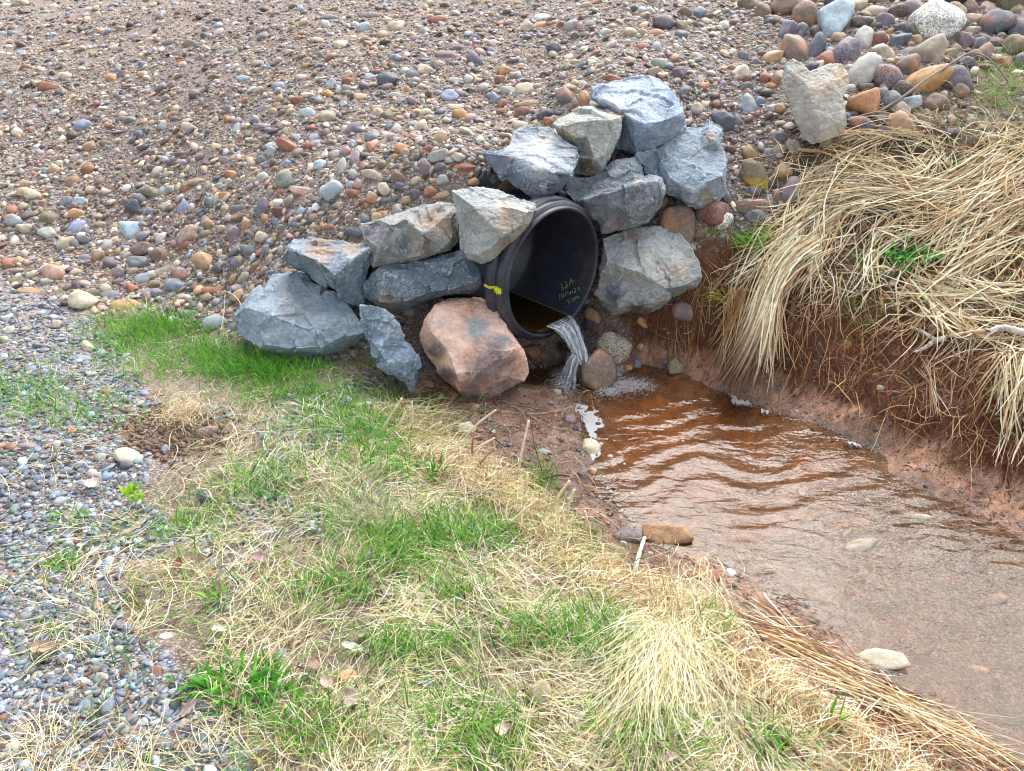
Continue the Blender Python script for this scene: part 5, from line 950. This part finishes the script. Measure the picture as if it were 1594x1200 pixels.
b.add(*laid(G, U(n, .008, .04), U(n, 0, 6.3), rng.normal(size=n) * 1.8, U(n, .0005, .008), U(n, .001, .006), pick([(96,62,44,4),(70,48,38,3),(150,84,60,1.5),(190,150,120,1)], n), K=5, arch=.15, roll=1))
G, x, y = samp(2600, 640, 1600, 560, 1250, lambda G, x, y: zone('mud', G, 30, 6) & (G[:, 2] > WZ - .01)); n = len(G)
b.add(*laid(G, U(n, .05, .16), rng.normal(size=n) * .8 - .75, rng.normal(size=n) * .8, U(n, .002, .02), U(n, .0012, .0026), pick(OLDST, n), K=6, arch=.1, roll=1))
G, x, y = samp(5200, -330, 900, 560, 1500, lambda G, x, y: zone('sparse', G) | zone('grass', G)); n = len(G)
b.add(*laid(G, U(n, .008, .035), U(n, 0, 6.3), rng.normal(size=n) * 1.2, U(n, .001, .02), U(n, .002, .007), pick([(150,120,92,3),(186,160,130,2),(120,92,72,3),(200,186,166,1)], n), K=4, arch=.2, roll=1))
for g_, n_, sp in (([(200,400),(420,560),(640,650),(820,730),(1060,850)], 26, 5), ([(500,640),(800,780),(1130,940),(1590,1190)], 40, 8), ([(560,700),(900,860),(1250,1010),(1650,1230)], 34, 7), ([(440,460),(560,560),(680,650),(760,700)], 26, 7), ([(250,560),(500,640),(760,760),(1000,880)], 30, 9), ([(900,880),(1150,1000),(1400,1120),(1650,1250)], 44, 12), ([(330,820),(560,880),(800,960),(1000,1090)], 40, 18), ([(1000,900),(900,1000),(820,1120),(700,1240)], 24, 16), ([(1590,1090),(1350,1060),(1150,1040),(900,1120)], 30, 12)):
    swath(b, g_, n_, sp, (.008, .03), (.0018, .0036), OLDST + STRAW[:2], (.25, .8), crop='b')
swath(b, [(940,250),(1100,275),(1250,305),(1370,290)], 7, 3, (.006, .012), (.002, .003), OLDST, (.6, 1), crop='l')
o = b.build('plant_litter', M['root']); tag(o, 'brown plant litter and loose stems strewn along the near edge of the creek', kind='stuff')
b = Bag(); G, x, y = gblob([(1560,150,26,16,.22),(1590,210,30,22,.15),(1500,190,30,12,.1),(1560,640,26,30,.12),(1380,430,26,12,.08),(1270,335,20,10,.06),(1560,120,34,30,.5),(1500,260,40,20,.2),(1590,420,20,20,.1),(1480,460,20,14,.1),(1340,520,20,14,.12),(1330,480,26,14,.12),(1580,100,20,12,.1),(1430,330,30,20,.05)], 700); n = len(G)
b.add(*blades(G, U(n, .02, .07), U(n, .1, 1), U(n, 0, 6.3), U(n, .0018, .0036), pick(GREEN + YGREEN, n)))
o = b.build('green_grass', M['green']); tag(o, 'sparse new grass sprouting on the far bank among the straw', kind='stuff')
b = Bag(); G, x, y = samp(1500, 1330, 1900, 20, 250, lambda G, x, y: zone('topr', G)); n = len(G)
b.add(*laid(G, U(n, .04, .16), U(n, 0, 6.3), rng.normal(size=n) * 1.8, U(n, .002, .03), U(n, .001, .0024), pick(STRAW + OLDST, n), arch=.25, roll=1))
o = b.build('dead_grass', M['straw']); tag(o, 'wispy dead grass behind the straw at the top right', kind='stuff')
# bare soil crumbs
nn = 900; V1, F1_ = ico(1); xs = rng.normal(262, 44, nn); ys = rng.normal(675, 20, nn); G = on_ground(xs, ys); r = U(nn, .003, .012); VV = (V1[None] * (1 + .25 * rng.normal(size=(nn, len(V1), 1))) * r[:, None, None]) + G[:, None]
tag(make_mesh('soil', VV.reshape(-1, 3), (F1_[None] + (np.arange(nn) * len(V1))[:, None, None]).reshape(-1, 3), M['gravel'], np.repeat(np.array([[.15, .09, .06]]) * (1 + .3 * rng.normal(size=(nn, 1))), len(V1), 0).clip(.02, .5)), 'crumbly bare brown soil thrown up left of the small curly tussock', kind='stuff')

# ------------------------------------------------------------------ plants one can point at
def rosette(lab, name, cat, cx, cy_, sx, sy, n, L, w, cols, lean=(.3, 1.1), seed=0, droop=.8):
    x = rng.normal(cx, sx, n); y = rng.normal(cy_, sy, n); G = on_ground(x, y); c = on_ground(float(cx), float(cy_)); th = np.arctan2(G[:, 1] - c[1], G[:, 0] - c[0]) + rng.normal(size=n) * .9
    b = Bag(); b.add(*blades(G, U(n, *L), U(n, *lean), th, U(n, *w), pick(cols, n, .1), K=8, droop=droop, taper=(.35, .7, 1, .95, .5, .05))); o = b.build(name, M['green'], loc=c); return tag(o, lab, cat)
rosette('bright green leafy clump with long pointed leaves at the gravel edge, largest weed in view', 'leafy_weed', 'weed', 372, 1070, 38, 15, 170, (.04, .08), (.008, .014), [(96,176,58,3),(120,196,72,2),(80,156,52,2)])
rosette('small star-shaped green weed in the path gravel above the flat dark slates', 'leafy_weed', 'weed', 100, 880, 9, 4, 46, (.03, .06), (.004, .007), [(130,190,70,2),(104,176,60,2)])
rosette('yellow-green upright weed with notched leaves right of the bluish path gravel', 'leafy_weed', 'weed', 205, 775, 7, 6, 24, (.03, .06), (.007, .012), [(176,214,60,2),(140,196,60,2)], (.05, .6))
rosette('green sprout growing in front of the flat brown stone in the grass', 'leafy_weed', 'weed', 341, 932, 7, 6, 30, (.03, .07), (.004, .008), GREEN, (.0, .6))
rosette('loose green weed in the path gravel left of the yellow-green upright weed', 'leafy_weed', 'weed', 105, 808, 16, 6, 34, (.03, .06), (.003, .006), GREEN)
rosette('green grass tuft under the dark cobble at the left edge of the far straw', 'grass_tuft', 'grass tuft', 1172, 384, 12, 8, 170, (.05, .12), (.0025, .005), YGREEN + GREEN[:2], (.05, .8))
rosette('yellow-green tuft arching off the bank just left of the hanging straw', 'grass_tuft', 'grass tuft', 1137, 470, 7, 4, 80, (.09, .19), (.0026, .0046), [(196,196,80,3),(170,184,72,2),(216,196,110,1)], (.2, 1.3), droop=1.4)
rosette('little green sprig beside the brown cobble right of the pile', 'grass_tuft', 'grass tuft', 1110, 366, 4, 4, 36, (.04, .09), (.0025, .0045), YGREEN)
rosette('upright serrated green blades standing on the crest of the near bank', 'grass_tuft', 'grass tuft', 676, 742, 5, 5, 16, (.06, .1), (.006, .010), [(86,158,56,2),(120,180,70,1)], (.0, .5))
rosette('broad green blades among litter below the long straws', 'grass_tuft', 'grass tuft', 1276, 1140, 10, 6, 14, (.07, .12), (.005, .009), GREEN, (.1, .9))
rosette('green grass tuft between the cream tussock and the leaf litter', 'grass_tuft', 'grass tuft', 1098, 985, 12, 9, 70, (.05, .1), (.003, .005), [(76,150,70,2),(96,160,80,2)])
# round-leaved weed
b = Bag(); n = 190; x = rng.normal(1420, 24, n); y = rng.normal(410, 8, n); G = on_ground(x, y); V = []; F = []; C = []
for i in range(n):
    c = G[i] + [0, 0, random.uniform(.015, .05)]; r = random.uniform(.007, .013); nv = Vector((random.gauss(0, .4), random.gauss(-.2, .4), 1)).normalized(); u = nv.orthogonal().normalized(); w_ = nv.cross(u); k0 = len(V); V.append(c); 
    for k in range(8): a = k * math.pi / 4; V.append(c + np.array(u * math.cos(a) + w_ * math.sin(a)) * r * (1 + .2 * math.cos(a)) + [0, 0, -.002])
    F += [(k0, k0 + 1 + k, k0 + 1 + (k + 1) % 8) for k in range(8)]; C += [lin(random.choice(((80,170,60),(110,190,70),(60,150,60)))) * random.uniform(.8, 1.1)] * 9
o = make_mesh('leafy_weed', V, F, M['green'], np.array(C), loc=on_ground(1420., 412.)); tag(o, 'clover-like round-leaved green weed in the middle of the far straw', 'weed')

# ------------------------------------------------------------------ twigs, branches and stalks
def tube(pts, r0, r1, name, m, c0, c1=None, parent=None, seg=8, K=24, knob=.08, loc=None):
    q = np.array(pts, float); n = len(q); P = crom(q, np.linspace(0, n - 1.001, K)); T = np.gradient(P, axis=0); T /= np.linalg.norm(T, axis=1, keepdims=True); V = []; F = []; C = []
    u = np.cross(T[0], [0, 0, 1.]); u /= np.linalg.norm(u); sd = rng.integers(999)
    for i in range(K):
        u = u - T[i] * (u @ T[i]); u /= np.linalg.norm(u); w = np.cross(T[i], u); r = (r0 + (r1 - r0) * i / (K - 1)) * (1 + knob * math.sin(i * 2.1 + sd) + knob * .6 * math.sin(i * 5.3))
        for k in range(seg): a = 2 * math.pi * k / seg; V.append(P[i] + (u * math.cos(a) + w * math.sin(a)) * r); C.append(np.array(c0) if random.random() > .25 else np.array(c1 if c1 is not None else c0))
    for i in range(K - 1):
        for k in range(seg): j = (k + 1) % seg; F.append((i * seg + k, i * seg + j, (i + 1) * seg + j, (i + 1) * seg + k))
    a = len(V); V += [P[0], P[-1]]; C += [np.array(c0)] * 2
    F4 = np.array(F); 
    for k in range(seg): F.append((a, (k + 1) % seg, k, k)); F.append((a + 1, (K - 1) * seg + k, (K - 1) * seg + (k + 1) % seg, (K - 1) * seg + k))
    F = [f for f in F if len(set(f)) == 4]
    for h_ in range(0, seg - 2, 2): F.append((0, h_ + 3 if h_ + 3 < seg else 0, h_ + 2, h_ + 1) if h_ + 3 < seg else (0, seg - 1, h_ + 1, h_) ) if False else None
    F += [(a, k + 1 if k + 1 < seg else 0, k, k - 1) for k in range(1, seg, 2)] + [(a + 1, (K - 1) * seg + k - 1, (K - 1) * seg + k, (K - 1) * seg + (k + 1) % seg) for k in range(1, seg, 2)]
    return make_mesh(name, V, F, m, np.array(C), parent=parent, loc=loc)
def gpts(lst, crop=None, lift=.012):
    ox, oy, sc = {None: (0, 0, 1), 5: (1140, 0, 3.51), 6: (1040, 240, 2.857), 'b': (994, 750, 2.657), 'm': (500, 750, 2.657), 'l': (450, 550, 3.188), 2: (340, 350, 3.985)}[crop]
    return [on_ground(ox + p[0] / sc, oy + p[1] / sc) + [0, 0, p[2] if len(p) > 2 else lift] for p in lst]
WB, GB, TB, DB = lin((214,208,200)), lin((150,140,136)), lin((196,170,136)), lin((78,54,44))
br = tag(empty('birch_branch', on_ground(1500., 545.)), 'white-barked fallen birch branch with a fork and a snapped strip, lying on the right bank', 'branch')
def kid(o): o.location = o.location - br.location; return o
kid(tube(gpts([(1660,536,.05),(1594,536,.05),(1556,528,.05),(1535,533,.045)]), .0135, .0125, 'limb', M['bark'], WB, lin((160,156,150)), parent=br, loc=[0, 0, 0])); kid(tube(gpts([(1537,532,.05),(1510,534,.048),(1480,538,.045),(1464,541,.04)]), .008, .007, 'broken_strip', M['bark'], lin((206,176,140)), DB, parent=br, loc=[0, 0, 0]))
kid(tube(gpts([(1468,540,.04),(1452,543,.035),(1436,552,.03),(1421,559,.03)]), .0125, .0055, 'fork', M['bark'], WB, GB, parent=br, loc=[0, 0, 0])); kid(tube(gpts([(1452,541,.035),(1440,533,.035),(1427,526,.035),(1414,519,.03)]), .009, .0055, 'fork', M['bark'], WB, GB, parent=br, loc=[0, 0, 0]))
def twig(lab, lst, r0, r1, c, crop=None, name='twig', lift=.012, c1=None, knob=.08, ctg='twig'):
    P = gpts(lst, crop, lift); return tag(tube(P, r0, r1, name, M['bark'], c, c1, loc=P[0], knob=knob), lab, ctg)
twig('long curved grey twig arching over the cobbles at the top right', [(778,655,.03),(900,600,.05),(1050,520,.08),(1180,455,.10),(1260,418,.11),(1350,415,.09),(1430,440,.06),(1500,475,.02)], .0062, .0035, GB, 5, c1=lin((110,100,98)))
twig('pale whitish twig half buried in the straw of the far bank', [(590,1060,.05),(680,1065,.05),(760,1062,.05),(900,1090,.04)], .007, .004, lin((200,188,172)), 5)
twig('short pale broken stick stub at the left end of the far straw', [(350,838,.02),(420,848,.02),(500,852,.02)], .0085, .0075, TB, 5)
twig('thin pale stem crossing the orange-brown stone below the grey twig', [(620,705,.04),(760,672,.05),(860,668,.04)], .0022, .0018, TB, 5)
twig('thin reddish twig bridging the narrow slab and the pinkish boulder', [(880,812,.05),(950,778,.09),(1130,690,.13),(1285,612,.16)], .0018, .0014, lin((170,104,88)), 2)
twig('slender dark twig standing in the litter left of the pool', [(1265,625,.01),(1215,500,.05),(1195,400,.09)], .0022, .0012, DB, 'l')
twig('dark wet stick lying across the litter above the grass crest', [(1170,662,.01),(1260,640,.015),(1330,622,.015),(1390,622,.012)], .006, .003, DB, 'l')
twig('dark twig fragment left of the standing dark twig', [(1005,432,.02),(1050,465,.015),(1085,475,.01)], .003, .002, DB, 'l')
twig('lichen-pale birch stick piece under the tan wedge stone', [(1295,385,.01),(1312,320,.02),(1335,258,.03)], .008, .006, lin((196,204,196)), 'm', c1=lin((150,160,150)))
twig('brown bent twig in the dead grass at the bottom edge', [(530,1030,.02),(610,1105,.02),(690,1190,.02),(740,1260,.01)], .006, .004, lin((110,84,70)), 'b')
twig('long tan reed stem leading from the litter down to the cream rock', [(200,400,.02),(420,565,.02),(640,652,.025),(820,735,.02),(1060,855,.015)], .0028, .0018, lin((176,124,84)), 'b', knob=.02)
twig('longest straw-coloured reed stem running along the creek edge to the corner', [(510,655,.03),(800,775,.03),(1130,940,.03),(1590,1190,.02),(1800,1300,.02)], .0026, .002, lin((214,176,120)), 'b', knob=.02)
twig('second long reed stem just below the longest one', [(560,690,.03),(860,850,.03),(1120,985,.03),(1400,1110,.02)], .0024, .0018, lin((226,200,150)), 'b', knob=.02)
twig('slanting straw leaning against the big pale lower-left boulder', [(40,432,.02),(130,520,.05),(200,680,.05),(265,872,.02)], .0022, .0016, lin((226,206,176)), 2)
twig('short straw upright beside the left corner of the big pale boulder', [(20,660,.01),(45,590,.04),(62,520,.08)], .0022, .0016, lin((226,206,176)), 2)
twig('curved thin dry runner over the pebbles left of the big pale boulder', [(560,160,.01),(700,150,.03),(850,155,.04),(940,165,.03),(985,260,.02)][:4], .0016, .0014, lin((210,186,150)), None if False else 2) if False else None
SK = [(430,420,560,222),(515,420,580,290),(614,382,609,240),(658,412,757,342),(840,450,1028,280),(850,522,1020,420),(905,602,1020,465),(1125,642,1190,332),(1018,672,1086,550),(1155,752,1183,590),(1288,792,1392,632),(1380,842,1416,675),(1402,962,1350,765),(1500,932,1468,782),(975,682,979,590),(910,540,921,375),(845,522,848,466),(560,330,556,240),(1060,870,1235,722)]
SKL = ['thick pale stalk leaning right below the narrow slab, leftmost of the stalks', 'short stalk leaning right beside the leftmost thick one', 'thin upright stalk below the gap between slab and pinkish boulder', 'stout pale stalk leaning far right below the pinkish boulder', 'long thin stalk with a bent pale tip pointing at the pool', 'pale stalk leaning right under the long bent-tipped one', 'leaning stalk right of the stump-like brown ones',
       'tallest thin upright stalk against the bare litter', 'short thick whitish stalk left of the tallest one', 'short upright stalk just below and right of the tallest one', 'long stalk leaning right above the green blades near the litter', 'slim stalk almost upright, rightmost that leans right', 'stalk leaning left, beside the slim rightmost upright one', 'last stalk on the right, leaning left near the mauve stone',
       'short brown broken stalk stump in the straw of the crest', 'brown upright stalk crossing the cream pebble', 'stubby tan stalk in front of the long bent-tipped one', 'short brown stalk close under the tip of the narrow slab', 'pale stalk lying almost flat over the green blades of the crest']
for (a, b_, c, d), lb in zip(SK, SKL):
    B = march(np.array([450 + a / 3.188]), np.array([550 + b_ / 3.188]))[0]; X1, Y1 = 450 + c / 3.188, 550 + d / 3.188; T = at_y(X1, Y1, B[1] + .02); mid = (B + T) / 2 + rng.normal(size=3) * .004
    P = [B - [0, 0, .01], mid, T]; col = lin((190,150,110)) if 'brown' in lb else lin((244,228,198)); tag(tube(P, .0052, .0036, 'dry_stalk', M['straw'], col, col * .85, loc=B, K=12, knob=.03), lb, 'dry stalk', 'cut dry stalks standing on the crest of the near bank')

# ------------------------------------------------------------------ dead leaves
def leaf(lab, px, py, w, h, a, col, curl=.33):
    G = march(np.array([float(px)]), np.array([py + h * .2]))[0]; _, _, dep = to_px(G); L = max(w, h) * dep / FPX * .85; Wd = min(w, h) * dep / FPX * .85; r = np.random.default_rng(int(px * 7 + py)); K, Q = 17, 9; V = []; C = []
    for i in range(K):
        t = i / (K - 1); hw = Wd / 2 * (math.sin(math.pi * t ** .8) ** .75) * (1 + .12 * math.sin(t * 19 + px))
        for k in range(Q):
            s = k / (Q - 1) * 2 - 1; V.append(((t - .5) * L, s * hw, curl * Wd * (.5 * s * s * (1 + .4 * math.sin(5 * t + py)) + .35 * (t - .5) ** 2 * 2 + .06 * math.sin(7 * t + 3 * s)))); C.append(np.array(lin(col)) * (1.15 if k == 4 else 1) * (1 + .1 * math.sin(t * 30 + abs(s) * 9)))
    V = np.array(V); F = [(i * Q + k, i * Q + k + 1, (i + 1) * Q + k + 1, (i + 1) * Q + k) for i in range(K - 1) for k in range(Q - 1)]
    n = gnormal(G[0], G[1]) + r.normal(size=3) * .25 + .35 * (CAM - G) / np.linalg.norm(CAM - G); V = V @ frame(n, a + (90 if h > w else 0)).T + G + [0, 0, .022]
    tag(make_mesh('dead_leaf', V, F, M['leaf'], np.clip(C, .02, .85), loc=G), lab, 'dead leaf', 'dead leaves on the near bank')
for row in '''692 906 22 50 5 196,170,160 large upright curled pinkish-beige leaf in the centre of the near bank
608 928 28 20 -25 180,150,140 small dark-edged leaf left of the large upright curled leaf
551 1013 46 15 -3 208,206,206 long silvery leaf above the round orange pebble
562 993 36 18 20 170,152,140 grey-brown folded leaf just above the long silvery leaf
782 1140 30 24 20 224,196,184 pale pink leaf near the bottom centre of the grass
545 1090 34 36 60 168,150,148 crumpled grey-mauve leaf below the round orange pebble
654 812 28 18 25 178,146,140 mauve leaf on the crest left of the green blades
279 882 18 26 0 128,80,70 maroon upright leaf above the flat brown stone
72 1012 50 24 8 176,148,130 wide brown curled leaf in the path gravel on the left
265 996 32 14 5 224,210,206 whitish folded leaf right of the blue slate pieces
345 985 34 14 -10 220,214,196 cream wavy leaf above the green-grey chip
492 1038 24 30 0 150,122,110 brown folded leaf left of the round orange pebble
300 1106 44 22 30 184,164,160 pale grey-mauve leaf under the bright green clump
409 872 34 18 -10 190,156,160 rosy leaf in the dead grass left of centre
148 756 30 24 30 206,184,178 pale pink crumpled leaf in the path gravel under the bare soil
575 790 26 22 10 164,140,140 dusty mauve leaf above the whitish curled tussock
850 906 30 14 15 190,150,140 rosy-brown leaf behind the tan stone in the straw
510 1066 24 26 -40 196,170,160 beige leaf scrap right under the orange pebble
1225 1100 26 16 20 214,206,210 white torn leaf in the litter below the reed stems
1040 1186 42 14 8 222,196,190 pale pink leaf at the bottom edge under the tussock
1160 1010 28 12 25 196,180,170 grey curled leaf below the cream tussock's right side
640 640 24 10 0 206,190,180 small pale leaf in the litter under the pinkish boulder
1012 905 22 12 -20 170,100,80 reddish leaf in the litter under the tan wedge stone
1025 925 26 12 25 150,90,72 dark red leaf lower in the litter under the tan wedge stone
1180 1083 24 14 40 190,180,190 lilac-grey leaf in the litter left of the long reed stems
880 667 26 14 40 96,70,66 dark wet leaf left of the foam-wrapped cream stone
1454 515 24 20 -20 196,168,160 pinkish leaf on the far bank above the birch fork
1390 445 20 14 10 180,150,140 dull pink leaf beside the clover-like weed'''.split('\n'):
    f = row.split(' ', 6); leaf(f[6], *map(float, f[:5]), tuple(map(int, f[5].split(','))))

# ------------------------------------------------------------------ bare trees on the bank behind, seen only as streaks in the pool
for x0, y0, rr_, hh, lab in ((4.4, 7.4, .17, 9.5, 'bare tree mirrored as the middle dark streak in the pool'), (5.9, 7.6, .19, 10.5, 'bare tree mirrored as the dark streak at the right edge of the pool'), (3.1, 7.9, .12, 9.0, 'slim bare tree mirrored as the faint streak in the middle of the pool')):
    base = np.array([x0, y0, 1.2]); t = tag(empty('bare_tree', base), lab, 'tree')
    q = [base + [.15 * math.sin(k * 1.3 + x0), .1 * math.sin(k * 2.1), hh * k / 6] for k in range(7)]
    o = tube(q, rr_, rr_ * .25, 'trunk', M['bark'], lin((96,84,74)), lin((130,120,108)), K=30, knob=.04, parent=t, loc=base); o.location = (0, 0, 0)
    rg = random.Random(int(x0 * 10))
    for k in range(14):
        f = .3 + .68 * k / 14; p = base + [0, 0, hh * f]; a = rg.uniform(0, 6.28); L = hh * .2 * (1.2 - f)
        o = tube([p, p + np.array([math.cos(a) * L * .5, math.sin(a) * L * .5, L * .35]), p + np.array([math.cos(a) * L, math.sin(a) * L, L * .95])], rr_ * .38 * (1.1 - f), .006, 'limb', M['bark'], lin((96,84,74)), K=10, parent=t, loc=base); o.location = (0, 0, 0)
